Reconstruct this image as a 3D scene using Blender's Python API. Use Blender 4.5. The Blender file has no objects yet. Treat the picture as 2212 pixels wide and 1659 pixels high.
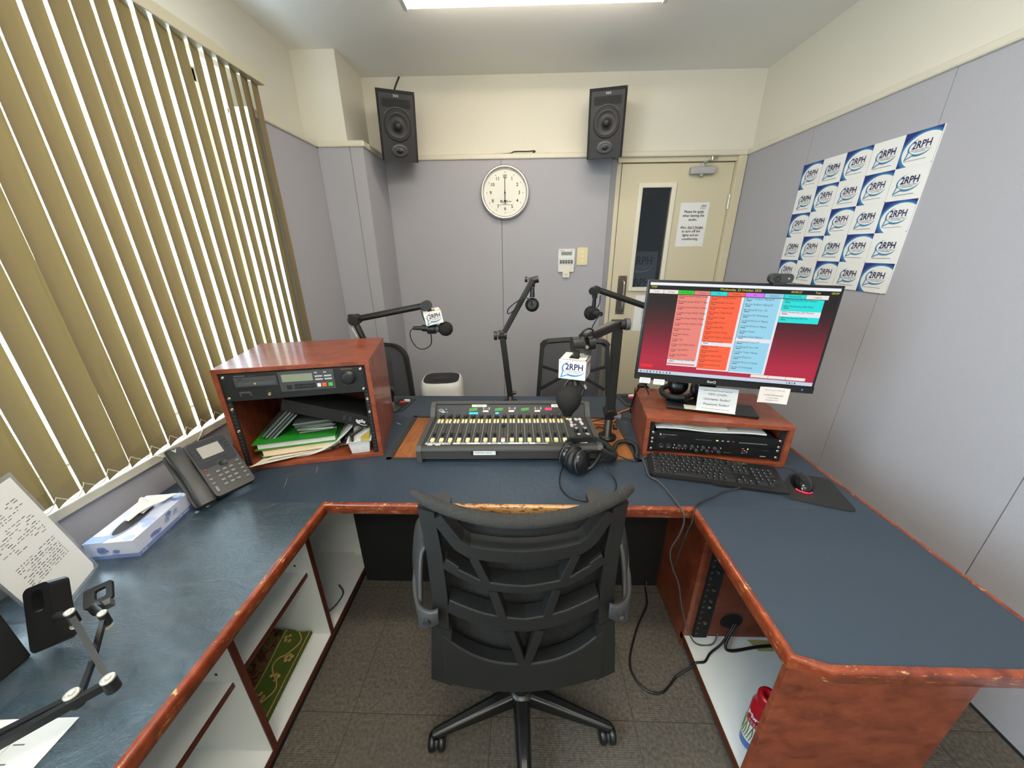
import bpy, bmesh, math, random
from math import sin, cos, pi, radians, sqrt, atan2
from mathutils import Matrix, Vector, Euler
random.seed(7)
sc = bpy.context.scene
COL = sc.collection
V = Vector

# ------------------------------------------------------------------ materials
def lin(c):
    return c/12.92 if c <= 0.04045 else ((c+0.055)/1.055)**2.4
def hexc(h):
    h = h.lstrip('#')
    return tuple(lin(int(h[i:i+2], 16)/255) for i in (0, 2, 4)) + (1.0,)
MATS = {}
def mat(name, col='#808080', rough=0.5, metal=0.0, spec=0.5, emit=0.0, coat=0.0):
    if name in MATS: return MATS[name]
    m = bpy.data.materials.new(name); m.use_nodes = True
    b = m.node_tree.nodes['Principled BSDF']
    b.inputs['Base Color'].default_value = hexc(col)
    b.inputs['Roughness'].default_value = rough
    b.inputs['Metallic'].default_value = metal
    b.inputs['Specular IOR Level'].default_value = spec
    if coat: b.inputs['Coat Weight'].default_value = coat
    if emit:
        b.inputs['Emission Color'].default_value = hexc(col)
        b.inputs['Emission Strength'].default_value = emit
        if emit >= 0.3: b.inputs['Base Color'].default_value = (0.01, 0.01, 0.01, 1)
    if emit >= .3: b.inputs['Specular IOR Level'].default_value = .15
    m.diffuse_color = hexc(col)
    MATS[name] = m
    return m
def nodes_of(m):
    nt = m.node_tree
    return nt, nt.nodes, nt.links, nt.nodes['Principled BSDF']
def mapping(m, scale=(1, 1, 1), rot=(0, 0, 0)):
    nt, N, L, b = nodes_of(m)
    tc = N.new('ShaderNodeTexCoord'); mp = N.new('ShaderNodeMapping')
    mp.inputs['Scale'].default_value = scale; mp.inputs['Rotation'].default_value = rot
    L.new(tc.outputs['Object'], mp.inputs['Vector'])
    return mp.outputs['Vector']
def noise(m, vec, scale, detail=4, rough=0.55, dist=0.0):
    nt, N, L, b = nodes_of(m)
    n = N.new('ShaderNodeTexNoise')
    n.inputs['Scale'].default_value = scale; n.inputs['Detail'].default_value = detail
    n.inputs['Roughness'].default_value = rough; n.inputs['Distortion'].default_value = dist
    L.new(vec, n.inputs['Vector'])
    return n.outputs['Fac']
def ramp(m, fac, stops):
    nt, N, L, b = nodes_of(m)
    r = N.new('ShaderNodeValToRGB'); cr = r.color_ramp
    while len(cr.elements) > 1: cr.elements.remove(cr.elements[-1])
    cr.elements[0].position = stops[0][0]; cr.elements[0].color = hexc(stops[0][1])
    for p, c in stops[1:]:
        e = cr.elements.new(p); e.color = hexc(c)
    L.new(fac, r.inputs['Fac'])
    return r.outputs['Color']
def bump(m, height, strength=0.2, dist=0.01):
    nt, N, L, b = nodes_of(m)
    bp = N.new('ShaderNodeBump'); bp.inputs['Strength'].default_value = strength
    bp.inputs['Distance'].default_value = dist
    L.new(height, bp.inputs['Height']); L.new(bp.outputs['Normal'], b.inputs['Normal'])
def mixcol(m, fac, a, c):
    nt, N, L, b = nodes_of(m)
    x = N.new('ShaderNodeMix'); x.data_type = 'RGBA'
    for sock, val in ((x.inputs[0], fac), (x.inputs[6], a), (x.inputs[7], c)):
        if hasattr(val, 'is_linked'): L.new(val, sock)
        elif isinstance(val, str): sock.default_value = hexc(val)
        else: sock.default_value = val
    return x.outputs[2]
def math_n(m, op, a, c=None, d=None):
    nt, N, L, b = nodes_of(m)
    x = N.new('ShaderNodeMath'); x.operation = op
    for i, val in enumerate((a, c, d)):
        if val is None: continue
        if hasattr(val, 'is_linked'): L.new(val, x.inputs[i])
        else: x.inputs[i].default_value = val
    return x.outputs[0]
def setcol(m, c):
    nt, N, L, b = nodes_of(m); L.new(c, b.inputs['Base Color'])

# ------------------------------------------------------------------ mesh builder
def fr(o, x, y):
    """frame: origin o, x axis, y axis (z = x cross y)"""
    x = V(x).normalized(); z = x.cross(V(y)).normalized(); y = z.cross(x)
    m = Matrix.Identity(4)
    for i in range(3):
        m[i][0] = x[i]; m[i][1] = y[i]; m[i][2] = z[i]; m[i][3] = o[i]
    return m
def TR(x=0, y=0, z=0, rz=0, rx=0, ry=0):
    return Matrix.Translation((x, y, z)) @ Euler((radians(rx), radians(ry), radians(rz))).to_matrix().to_4x4()

_font = None
_textcache = {}
def text_mesh(s, size, align='CENTER', bold=0.0, squeeze=1.0):
    key = (s, round(size, 5), align, bold, squeeze)
    if key in _textcache: return _textcache[key]
    cu = bpy.data.curves.new('txt', 'FONT'); cu.body = s; cu.size = size
    cu.align_x = align; cu.align_y = 'CENTER'; cu.resolution_u = 2; cu.offset = bold
    ob = bpy.data.objects.new('txt', cu); COL.objects.link(ob)
    dg = bpy.context.evaluated_depsgraph_get()
    me = bpy.data.meshes.new_from_object(ob.evaluated_get(dg))
    vs = [(v.co.x*squeeze, v.co.y, v.co.z) for v in me.vertices]; fs = [tuple(p.vertices) for p in me.polygons]
    bpy.data.objects.remove(ob); bpy.data.curves.remove(cu); bpy.data.meshes.remove(me)
    _textcache[key] = (vs, fs)
    return vs, fs

class MB:
    def __init__(s, M=None):
        s.v = []; s.f = []; s.mi = []; s.sm = []; s.mats = []; s.M = M
    def mid(s, m):
        if m not in s.mats: s.mats.append(m)
        return s.mats.index(m)
    def add(s, vs, fs, m, M=None, smooth=False):
        o = len(s.v)
        if s.M is not None: M = s.M @ M if M is not None else s.M
        if M is None: s.v += [tuple(p) for p in vs]
        else: s.v += [tuple(M @ V(p)) for p in vs]
        k = s.mid(m)
        for f in fs:
            s.f.append(tuple(o+i for i in f)); s.mi.append(k); s.sm.append(smooth)
        return s
    def box(s, x0, x1, y0, y1, z0, z1, m, M=None):
        vs = [(x0,y0,z0),(x1,y0,z0),(x1,y1,z0),(x0,y1,z0),(x0,y0,z1),(x1,y0,z1),(x1,y1,z1),(x0,y1,z1)]
        fs = [(0,3,2,1),(4,5,6,7),(0,1,5,4),(1,2,6,5),(2,3,7,6),(3,0,4,7)]
        return s.add(vs, fs, m, M)
    def cbox(s, c, d, m, M=None):
        return s.box(c[0]-d[0]/2, c[0]+d[0]/2, c[1]-d[1]/2, c[1]+d[1]/2, c[2]-d[2]/2, c[2]+d[2]/2, m, M)
    def cyl(s, p0, p1, r0, m, r1=None, n=16, cap=True, M=None, smooth=True):
        r1 = r0 if r1 is None else r1
        p0 = V(p0); p1 = V(p1); d = (p1-p0).normalized()
        a = V((0,0,1)) if abs(d.z) < 0.9 else V((1,0,0))
        u = d.cross(a).normalized(); w = d.cross(u)
        vs = []
        for p, r in ((p0, r0), (p1, r1)):
            for i in range(n):
                t = 2*pi*i/n; vs.append(p + (u*cos(t)+w*sin(t))*r)
        fs = [(i, (i+1) % n, n+(i+1) % n, n+i) for i in range(n)]
        s.add(vs, [tuple(reversed(f)) for f in fs], m, M, smooth)
        if cap:
            s.add(vs, [tuple(range(n)), tuple(range(2*n-1, n-1, -1))], m, M)
        return s
    def disc(s, r, m, M=None, n=32, z=0.0, sx=1, sy=1):
        return s.add([(r*sx*cos(2*pi*i/n), r*sy*sin(2*pi*i/n), z) for i in range(n)], [tuple(range(n))], m, M)
    def ring(s, r0, r1, m, M=None, n=32, z=0.0):
        vs = [(r0*cos(2*pi*i/n), r0*sin(2*pi*i/n), z) for i in range(n)] + [(r1*cos(2*pi*i/n), r1*sin(2*pi*i/n), z) for i in range(n)]
        return s.add(vs, [(i, n+i, n+(i+1) % n, (i+1) % n) for i in range(n)], m, M)
    def lathe(s, prof, m, M=None, n=24, smooth=True, cap=True):
        vs = []
        for r, z in prof:
            for i in range(n): vs.append((r*cos(2*pi*i/n), r*sin(2*pi*i/n), z))
        fs = []
        for k in range(len(prof)-1):
            for i in range(n):
                j = (i+1) % n
                fs.append((k*n+i, k*n+j, (k+1)*n+j, (k+1)*n+i))
        s.add(vs, fs, m, M, smooth)
        caps = []
        if cap and prof[0][0] > 1e-6: caps.append(tuple(range(n-1, -1, -1)))
        if cap and prof[-1][0] > 1e-6: caps.append(tuple((len(prof)-1)*n+i for i in range(n)))
        if caps: s.add(vs, caps, m, M)
        return s
    def ball(s, c, r, m, M=None, n=20, k=12, sq=(1,1,1)):
        vs = []; fs = []
        for a in range(k+1):
            t = pi*a/k
            for i in range(n):
                p = 2*pi*i/n
                vs.append((c[0]+r*sq[0]*sin(t)*cos(p), c[1]+r*sq[1]*sin(t)*sin(p), c[2]-r*sq[2]*cos(t)))
        for a in range(k):
            for i in range(n):
                fs.append((a*n+i, a*n+(i+1) % n, (a+1)*n+(i+1) % n, (a+1)*n+i))
        return s.add(vs, fs, m, M, True)
    def tube(s, pts, r, m, n=8, M=None, closed=False, smooth_k=6, rr=None, flat=None):
        """round tube along a smooth path; flat=(w,h) gives a rectangular section"""
        P = [V(p) for p in pts]
        if smooth_k > 1 and len(P) > 2:
            Q = []; L = len(P)
            for i in range(L if closed else L-1):
                g = lambda j: P[j % L] if closed else P[min(max(j, 0), L-1)]
                p0, p1, p2, p3 = g(i-1), g(i), g(i+1), g(i+2)
                for q in range(smooth_k):
                    t = q/smooth_k
                    Q.append(0.5*((2*p1)+(p2-p0)*t+(2*p0-5*p1+4*p2-p3)*t*t+(3*p1-p0-3*p2+p3)*t**3))
            if not closed: Q.append(P[-1])
            P = Q
        L = len(P); vs = []; u = None
        for i in range(L):
            a = P[(i-1) % L] if (closed or i > 0) else P[i]
            c = P[(i+1) % L] if (closed or i < L-1) else P[i]
            d = (c-a)
            if d.length < 1e-9: d = V((0,0,1))
            d.normalize()
            if u is None:
                h = V((0,0,1)) if abs(d.z) < 0.9 else V((1,0,0))
                u = d.cross(h).normalized()
            else:
                u = (u - d*u.dot(d))
                if u.length < 1e-6: u = d.orthogonal()
                u.normalize()
            w = d.cross(u)
            if flat:
                a2, b2 = flat[0]/2, flat[1]/2
                for e, f in ((-1,-1),(1,-1),(1,1),(-1,1)): vs.append(P[i]+u*a2*e+w*b2*f)
            else:
                R = r if rr is None else rr[min(int(i*len(rr)/L), len(rr)-1)]
                for q in range(n):
                    t = 2*pi*q/n; vs.append(P[i]+(u*cos(t)+w*sin(t))*R)
        if flat: n = 4
        fs = []
        for i in range(L if closed else L-1):
            i2 = (i+1) % L
            for q in range(n):
                q2 = (q+1) % n
                fs.append((i*n+q, i*n+q2, i2*n+q2, i2*n+q))
        s.add(vs, fs, m, M, not flat)
        if not closed:
            s.add(vs, [tuple(range(n-1, -1, -1)), tuple((L-1)*n+q for q in range(n))], m, M)
        return s
    def prism(s, poly, z0, z1, m, M=None, smooth=False):
        n = len(poly)
        vs = [(p[0], p[1], z0) for p in poly]+[(p[0], p[1], z1) for p in poly]
        fs = [(i, (i+1) % n, n+(i+1) % n, n+i) for i in range(n)]
        s.add(vs, fs, m, M, smooth)
        s.add(vs, [tuple(range(n-1, -1, -1)), tuple(range(n, 2*n))], m, M)
        return s
    def poly(s, pts, m, M=None):
        return s.add(pts, [tuple(range(len(pts)))], m, M)
    def rect(s, x0, x1, y0, y1, z, m, M=None):
        return s.poly([(x0,y0,z),(x1,y0,z),(x1,y1,z),(x0,y1,z)], m, M)
    def grid(s, fn, nu, nv, m, M=None, smooth=True, both=False):
        vs = [fn(i/nu, j/nv) for j in range(nv+1) for i in range(nu+1)]
        fs = [(j*(nu+1)+i, j*(nu+1)+i+1, (j+1)*(nu+1)+i+1, (j+1)*(nu+1)+i) for j in range(nv) for i in range(nu)]
        return s.add(vs, fs, m, M, smooth)
    def slab(s, fn, nu, nv, th, m, M=None):
        """sheet with thickness th (vector offset)"""
        t = V(th)
        vs = [V(fn(i/nu, j/nv)) for j in range(nv+1) for i in range(nu+1)]
        k = len(vs); W = nu+1
        fs = [(j*W+i, j*W+i+1, (j+1)*W+i+1, (j+1)*W+i) for j in range(nv) for i in range(nu)]
        allv = vs+[p-t for p in vs]
        fs2 = fs+[tuple(k+q for q in reversed(f)) for f in fs]
        s.add(allv, fs2, m, M, True)
        edge = [i for i in range(W)]+[j*W+nu for j in range(1, nv+1)]+[nv*W+i for i in range(nu-1, -1, -1)]+[j*W for j in range(nv-1, 0, -1)]
        n = len(edge)
        s.add(allv, [(edge[i], edge[i]+k, edge[(i+1) % n]+k, edge[(i+1) % n]) for i in range(n)], m, M)
        return s
    def text(s, t, size, m, M=None, align='CENTER', x=0, y=0, z=0.0006, bold=0.0, squeeze=1.0, rot=0):
        vs, fs = text_mesh(t, size, align, bold, squeeze)
        M2 = Matrix.Translation((x, y, z)) @ Matrix.Rotation(rot, 4, 'Z')
        return s.add(vs, fs, m, M @ M2 if M is not None else M2)
    def obj(s, name, parent=None, bevel=0.0, seg=2, angle=40, label=None, world=False, subsurf=0):
        me = bpy.data.meshes.new(name)
        vs = s.v
        if world and parent is not None:
            inv = rootM(parent).inverted(); vs = [tuple(inv @ V(p)) for p in vs]
        me.from_pydata(vs, [], s.f)
        for m in s.mats: me.materials.append(m)
        me.polygons.foreach_set('material_index', s.mi)
        me.polygons.foreach_set('use_smooth', s.sm)
        me.update()
        o = bpy.data.objects.new(name, me); COL.objects.link(o)
        if parent is not None: o.parent = parent
        if bevel:
            b = o.modifiers.new('bevel', 'BEVEL'); b.width = bevel; b.segments = seg
            b.limit_method = 'ANGLE'; b.angle_limit = radians(angle)
        if subsurf:
            u = o.modifiers.new('sub', 'SUBSURF'); u.levels = subsurf; u.render_levels = subsurf
        if label: o['label'] = label
        return o

ROOTM = {}
def rootM(o):
    while o.parent is not None: o = o.parent
    return ROOTM.get(o.name, Matrix.Identity(4))
def thing(name, label, cat, M=None, group=None):
    o = bpy.data.objects.new(name, None); COL.objects.link(o)
    o.empty_display_size = 0.05
    M = M if M is not None else Matrix.Identity(4)
    o.matrix_basis = M; ROOTM[o.name] = M
    o['label'] = label; o['category'] = cat
    if group: o['group'] = group
    return o
def tag(o, label, cat, group=None, M=None):
    o['label'] = label; o['category'] = cat
    if group: o['group'] = group
    if M is not None: o.matrix_basis = M
    return o
def struct(o, label=None):
    o['kind'] = 'structure'
    if label: o['label'] = label
    return o
def copy_tree(o, M, label, group=None):
    r = o.copy(); COL.objects.link(r); r.matrix_basis = M; ROOTM[r.name] = M; r['label'] = label
    if group: r['group'] = group
    for ch in [c for c in bpy.data.objects if c.parent == o]:
        c = ch.copy(); COL.objects.link(c); c.parent = r
        for g in [q for q in bpy.data.objects if q.parent == ch]:
            d = g.copy(); COL.objects.link(d); d.parent = c
    return r
def rrect(w, h, r, n=5, cx=0, cy=0):
    pts = []
    for (sx, sy, a0) in ((1,1,0),(-1,1,90),(-1,-1,180),(1,-1,270)):
        for i in range(n+1):
            a = radians(a0+90*i/n)
            pts.append((cx+sx*(w/2-r)+r*cos(a), cy+sy*(h/2-r)+r*sin(a)))
    return pts
# ------------------------------------------------------------------ materials of the room
def grey_fabric():
    m = mat('grey_wall_fabric', '#a9a9ae', 0.95, spec=0.1)
    v = mapping(m); f = noise(m, v, 420, 3); g = noise(m, v, 3, 3)
    c = mixcol(m, math_n(m, 'MULTIPLY', f, 0.5), '#a4a3a9', '#b2b1b6'); setcol(m, c); bump(m, f, 0.25, 0.003)
    return m
FABRIC = grey_fabric()
def cream_paint():
    m = mat('cream_wall_paint', '#d9d4c6', 0.7, spec=0.2)
    v = mapping(m); f = noise(m, v, 260, 2); bump(m, f, 0.2, 0.002)
    return m
CREAM = cream_paint()
TRIMC = mat('cream_trim', '#d2ccbb', 0.45)
CEIL = mat('ceiling_white', '#f1f0ec', 0.9, spec=0.1)
DOORC = mat('door_cream', '#cdc3a8', 0.5)
def carpet():
    m = mat('carpet_tiles', '#4a463f', 1.0, spec=0.05)
    nt, N, L, b = nodes_of(m)
    tc = N.new('ShaderNodeTexCoord'); sp = N.new('ShaderNodeSeparateXYZ')
    L.new(tc.outputs['Object'], sp.inputs['Vector'])
    x = math_n(m, 'ADD', sp.outputs['X'], 20.107); y = math_n(m, 'ADD', sp.outputs['Y'], 19.755)
    tx = math_n(m, 'DIVIDE', x, 0.5); ty = math_n(m, 'DIVIDE', y, 0.5)
    par = math_n(m, 'MODULO', math_n(m, 'ADD', math_n(m, 'FLOOR', tx), math_n(m, 'FLOOR', ty)), 2.0)
    sx = math_n(m, 'SINE', math_n(m, 'MULTIPLY', x, 2*pi/0.006)); sy = math_n(m, 'SINE', math_n(m, 'MULTIPLY', y, 2*pi/0.006))
    st = math_n(m, 'ADD', math_n(m, 'MULTIPLY', par, sx), math_n(m, 'MULTIPLY', math_n(m, 'SUBTRACT', 1.0, par), sy))
    n1 = noise(m, tc.outputs['Object'], 90, 4); n2 = noise(m, tc.outputs['Object'], 5, 3)
    h = math_n(m, 'ADD', math_n(m, 'MULTIPLY', st, 0.08), math_n(m, 'MULTIPLY', n1, 0.9))
    fac = math_n(m, 'ADD', h, math_n(m, 'MULTIPLY', n2, 0.25))
    c = ramp(m, fac, [(0.25, '#3d3a34'), (0.55, '#58534c'), (0.9, '#726b62')])
    # dark joints between tiles
    fx = math_n(m, 'ABSOLUTE', math_n(m, 'SUBTRACT', math_n(m, 'FRACT', tx), 0.5)); fy = math_n(m, 'ABSOLUTE', math_n(m, 'SUBTRACT', math_n(m, 'FRACT', ty), 0.5))
    j = math_n(m, 'GREATER_THAN', math_n(m, 'MAXIMUM', fx, fy), 0.4968)
    setcol(m, mixcol(m, j, c, '#464239'))
    bump(m, h, 0.5, 0.004)
    return m
CARPET = carpet()
def cherry(name='cherry_laminate', rot=0.0, a='#5c2817', b_='#854028', c_='#9b5234', rough=0.33, coat=0.15):
    m = mat(name, b_, rough, coat=coat)
    v = mapping(m, (3, 6, 6), (0, 0, rot)); f = noise(m, v, 3.2, 8, 0.7, 0.5)
    v2 = mapping(m); g = noise(m, v2, 55, 4)
    fac = math_n(m, 'ADD', math_n(m, 'MULTIPLY', f, 0.85), math_n(m, 'MULTIPLY', g, 0.15))
    setcol(m, ramp(m, fac, [(0.32, a), (0.5, b_), (0.68, c_)])); bump(m, g, 0.06, 0.002)
    return m
CHERRY = cherry()
CHERRY_IN = cherry('cherry_inside', a='#4a2012', b_='#6f331d', c_='#854227', rough=0.45, coat=0.0)
def worn_timber():
    m = mat('worn_edge_timber', '#7e3a1e', 0.3, coat=0.3)
    v = mapping(m); f = noise(m, v, 30, 6, 0.6); g = noise(m, mapping(m, (7, 7, 26)), 6.5, 7, 0.75)
    base = ramp(m, f, [(0.3, '#5e2412'), (0.55, '#82381d'), (0.75, '#96492a')])
    wear = ramp(m, g, [(0.62, '#000000'), (0.66, '#ffffff')])
    nt, N, L, b = nodes_of(m)
    geo = N.new('ShaderNodeNewGeometry'); sp = N.new('ShaderNodeSeparateXYZ'); L.new(geo.outputs['Position'], sp.inputs['Vector'])
    mid = math_n(m, 'LESS_THAN', math_n(m, 'ABSOLUTE', math_n(m, 'ADD', sp.outputs['X'], math_n(m, 'MULTIPLY', math_n(m, 'SUBTRACT', g, .5), .5))), 0.27)
    near = math_n(m, 'GREATER_THAN', sp.outputs['Y'], 0.945)
    zone = math_n(m, 'MULTIPLY', mid, near)
    hi = math_n(m, 'GREATER_THAN', sp.outputs['Z'], 0.7155)
    bias = math_n(m, 'MULTIPLY', zone, math_n(m, 'ADD', 0.04, math_n(m, 'MULTIPLY', hi, 0.10)))
    w2 = ramp(m, math_n(m, 'ADD', g, bias), [(0.585, '#000000'), (0.625, '#ffffff')])
    setcol(m, mixcol(m, w2, base, '#bf9057'))
    return m
WORN = worn_timber()
def vinyl():
    m = mat('navy_vinyl', '#2f3944', 0.42, spec=0.5)
    v = mapping(m); f = noise(m, v, 14, 8, 0.62, 0.6); g = noise(m, v, 180, 3); k = noise(m, v, 2.2, 3)
    vo = nodes_of(m)[1].new('ShaderNodeTexVoronoi'); vo.feature = 'DISTANCE_TO_EDGE'; vo.inputs['Scale'].default_value = 26
    mp = mapping(m, (1, 1, 1)); nz = noise(m, mp, 7, 3)
    nodes_of(m)[2].new(mixcol(m, 0.12, mp, nz), vo.inputs['Vector'])
    cre = math_n(m, 'MINIMUM', math_n(m, 'MULTIPLY', vo.outputs['Distance'], 9.0), 1.0)
    h = math_n(m, 'ADD', math_n(m, 'MULTIPLY', f, 1.0), math_n(m, 'ADD', math_n(m, 'MULTIPLY', g, 0.12), math_n(m, 'MULTIPLY', cre, 0.12)))
    setcol(m, ramp(m, k, [(0.3, '#293340'), (0.7, '#36424f')])); bump(m, h, 0.35, 0.006)
    return m
VINYL = vinyl()
def smooth_vinyl():
    m = mat('smooth_navy_vinyl', '#343f4b', 0.45, spec=.4); g = noise(m, mapping(m), 320, 3); bump(m, g, .15, .002); return m
SMOOTHV = smooth_vinyl()
def creased():
    m = mat('creased_navy_vinyl', '#2f3944', 0.30, spec=0.8, coat=1.0)
    nodes_of(m)[3].inputs['Coat Roughness'].default_value = .24
    v = mapping(m, (1, 1.9, 1), (0, 0, .25)); f = noise(m, v, 9, 9, 0.66, 1.6); g = noise(m, mapping(m), 150, 3); k = noise(m, mapping(m), 2.2, 3)
    f2 = noise(m, v, 26, 6, .6, 1.0)
    rid = math_n(m, 'SUBTRACT', 1.0, math_n(m, 'MULTIPLY', math_n(m, 'ABSOLUTE', math_n(m, 'SUBTRACT', f, .5)), 7.0))
    rid2 = math_n(m, 'SUBTRACT', 1.0, math_n(m, 'MULTIPLY', math_n(m, 'ABSOLUTE', math_n(m, 'SUBTRACT', f2, .5)), 8.0))
    h = math_n(m, 'ADD', math_n(m, 'MULTIPLY', math_n(m, 'MAXIMUM', rid, 0.0), -.45), math_n(m, 'ADD', math_n(m, 'MULTIPLY', math_n(m, 'MAXIMUM', rid2, 0.0), -.16), math_n(m, 'ADD', math_n(m, 'MULTIPLY', f, 1.2), math_n(m, 'MULTIPLY', g, .10))))
    setcol(m, ramp(m, k, [(0.3, '#1e313d'), (0.7, '#283e4b')])); bump(m, h, 0.6, 0.008)  # teal in the base colour stands in for the window's sky sheen
    return m
CREASED = creased()
WHITE_MEL = mat('white_melamine', '#dcdfdd', 0.45)
MEL_EDGE = mat('brown_edge_band', '#542515', 0.5)
BLACK = mat('black_plastic', '#18181a', 0.42)
BLACK_S = mat('black_satin_metal', '#131314', 0.33, spec=0.6)
BLACK_M = mat('black_matt', '#0d0d0e', 0.75)
DGREY = mat('dark_grey_plastic', '#2b2c2e', 0.5)
MGREY = mat('mid_grey_plastic', '#4c4d4f', 0.5)
LGREY = mat('light_grey_plastic', '#a9a9a8', 0.45)
FOAM = mat('foam_black', '#2d2c2b', 1.0, spec=0.05)
bump(FOAM, noise(FOAM, mapping(FOAM), 700, 2), 0.6, 0.003)
STEEL = mat('brushed_steel', '#b9b7b2', 0.3, metal=1.0)
CHROME = mat('chrome', '#d9d9d6', 0.12, metal=1.0)
PLATE_D = mat('dark_steel_plate', '#6e675f', 0.42, metal=0.8)
PAPER = mat('paper_white', '#e4e3e0', 0.8, spec=0.1)
PAPER_W = mat('paper_warm', '#e6dfcc', 0.8, spec=0.1)
INK = mat('ink_black', '#1c1c20', 0.7)
INKG = mat('ink_grey', '#6d6d72', 0.7)
NAVY = mat('logo_navy', '#1d1c4e', 0.6)
LBLUE = mat('logo_blue', '#3a7ba4', 0.6)
MBLUE = mat('logo_mid_blue', '#22599c', 0.6)
DBLUE = mat('logo_deep_blue', '#1a2c72', 0.6)
WHITE_P = mat('white_plastic', '#dedddb', 0.4)
CREAM_P = mat('cream_plastic', '#dccf9f', 0.4)
def screen_mat(name, col, s=1.0): return mat('lit_'+name, col, 0.3, emit=s)
# ------------------------------------------------------------------ logo print
def clip_rect(poly, x0, x1, y0, y1):
    def clip(P, inside, inter):
        out = []
        for i in range(len(P)):
            a, c = P[i-1], P[i]
            if inside(c):
                if not inside(a): out.append(inter(a, c))
                out.append(c)
            elif inside(a): out.append(inter(a, c))
        return out
    def ix(v): return lambda a, c: (v, a[1]+(c[1]-a[1])*(v-a[0])/(c[0]-a[0]))
    def iy(v): return lambda a, c: (a[0]+(c[0]-a[0])*(v-a[1])/(c[1]-a[1]), v)
    for ins, it in ((lambda p: p[0] >= x0, ix(x0)), (lambda p: p[0] <= x1, ix(x1)), (lambda p: p[1] >= y0, iy(y0)), (lambda p: p[1] <= y1, iy(y1))):
        poly = clip(poly, ins, it)
        if not poly: return []
    return poly
def ell(cx, cy, a, b_, n=40):
    return [(cx+a*cos(2*pi*i/n), cy+b_*sin(2*pi*i/n)) for i in range(n)]
def logo(mb, w, M, z=0.0006, txt=NAVY, bub=LBLUE, small=INKG):
    """station logo: speech bubble sweep, big letters, two lines of small print"""
    n = 26; out = []; inn = []
    for i in range(n+1):
        a = radians(105+(350-105)*i/n); t = max(0.0, sin(pi*i/n))**0.8
        out.append((w*(0.02+0.50*cos(a)), w*(0.0+0.34*sin(a))))
        inn.append((w*(0.02+(0.50-0.075*t)*cos(a)), w*(0.0+(0.34-0.085*t)*sin(a))))
    vs = [(p[0], p[1], z) for p in out]+[(p[0], p[1], z) for p in inn]
    fs = [(i, i+1, n+1+i+1, n+1+i) for i in range(n)]
    mb.add(vs, fs, bub, M)
    mb.poly([(-0.44*w, -0.10*w, z), (-0.53*w, -0.44*w, z), (-0.20*w, -0.30*w, z)], bub, M)
    mb.poly([(-0.39*w, -0.13*w, z+0.0002), (-0.455*w, -0.36*w, z+0.0002), (-0.21*w, -0.255*w, z+0.0002)], WHITE_P, M)
    mb.text('2RPH', 0.385*w, txt, M, x=0.07*w, y=0.08*w, z=z+0.0004, bold=0.008*w, squeeze=0.86)
    for k, (hw, yy) in enumerate(((0.36, -0.10), (0.22, -0.165))):
        x = -hw*w
        r = random.Random(k+3)
        while x < hw*w:
            d = w*(0.02+0.05*r.random()); mb.rect(x+0.05*w, min(x+d, hw*w)+0.05*w, yy*w-0.014*w, yy*w+0.014*w, z+0.0004, small, M); x += d+0.018*w

# ------------------------------------------------------------------ room shell
XL, XR, YB, YF, ZC, ZR = -1.327, 1.63, 3.018, -1.7, 2.70, 2.177
struct(MB().box(-1.9, 2.0, YF-.2, 3.4, -0.12, 0.0, CARPET).obj('floor'))
struct(MB().box(-1.9, 2.0, YF-.2, 3.4, ZC, ZC+0.12, CEIL).obj('ceiling'))
GAP = 0.0016
def panels(mb, x0, x1, ys, z0, z1, axis):
    """row of fabric panels with hairline joints; axis 'y': run along y between x0,x1"""
    for a, c in zip(ys[:-1], ys[1:]):
        if axis == 'y': mb.box(x0, x1, a+GAP, c-GAP, z0, z1, FABRIC)
        else: mb.box(a+GAP, c-GAP, x0, x1, z0, z1, FABRIC)
# right wall
w = MB()
w.box(XR+.05, XR+.15, YF-.1, 3.3, 0, ZC, CREAM)
w.box(XR+.02, XR+.05, YF-.1, YB+.03, 0, ZR+.01, BLACK_M)
panels(w, XR, XR+.025, [YF, -1.07, -.377, .315, 1.007, 1.70, 2.393, YB+.03], 0, ZR, 'y')
struct(w.obj('wall_right'))
struct(MB().box(XR-.012, XR+.055, YF, YB+.03, ZR, ZR+.036, TRIMC).obj('trim_1', bevel=.008))
# back wall with the door opening
w = MB()
w.box(-1.55, .715, YB+.05, YB+.15, 0, ZC, CREAM)
w.box(.715, XR+.06, YB+.05, YB+.15, 2.165, ZC, CREAM)
w.box(1.61, XR+.06, YB+.05, YB+.15, 0, 2.165, CREAM)
w.box(-1.1, .655, YB+.02, YB+.05, 0, ZR+.01, BLACK_M)
panels(w, YB, YB+.025, [-1.029, -.163, .655], 0, ZR, 'x')
w.prism([(.655, YB+.05), (.655, YB+.0005), (.712, YB+.044), (.712, YB+.05)], 0, ZR-.01, FABRIC)
struct(w.obj('wall_back'))
struct(MB().box(-1.03, XR-.01, YB-.014, YB+.055, ZR, ZR+.036, TRIMC).obj('trim_2', bevel=.008))
# boxed-out pillar in the left corner
w = MB()
w.box(-1.55, -1.148, 2.685, YB+.06, 0, ZC, CREAM)
w.box(-1.34, -1.045, 2.64, 2.69, 0, ZR+.01, BLACK_M)
panels(w, 2.625, 2.645, [XL, -1.114, -1.0275], 0, ZR, 'x')
w.box(-1.05, -1.0275, 2.6255, YB+.01, 0, ZR, FABRIC)
struct(w.obj('wall_pillar'))
w = MB(); w.box(XL+.005, -1.0155, 2.613, 2.70, ZR, ZR+.036, TRIMC); w.box(-1.16, -1.0155, 2.70, YB-.014, ZR, ZR+.036, TRIMC)
struct(w.obj('trim_3', bevel=.008))
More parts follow.
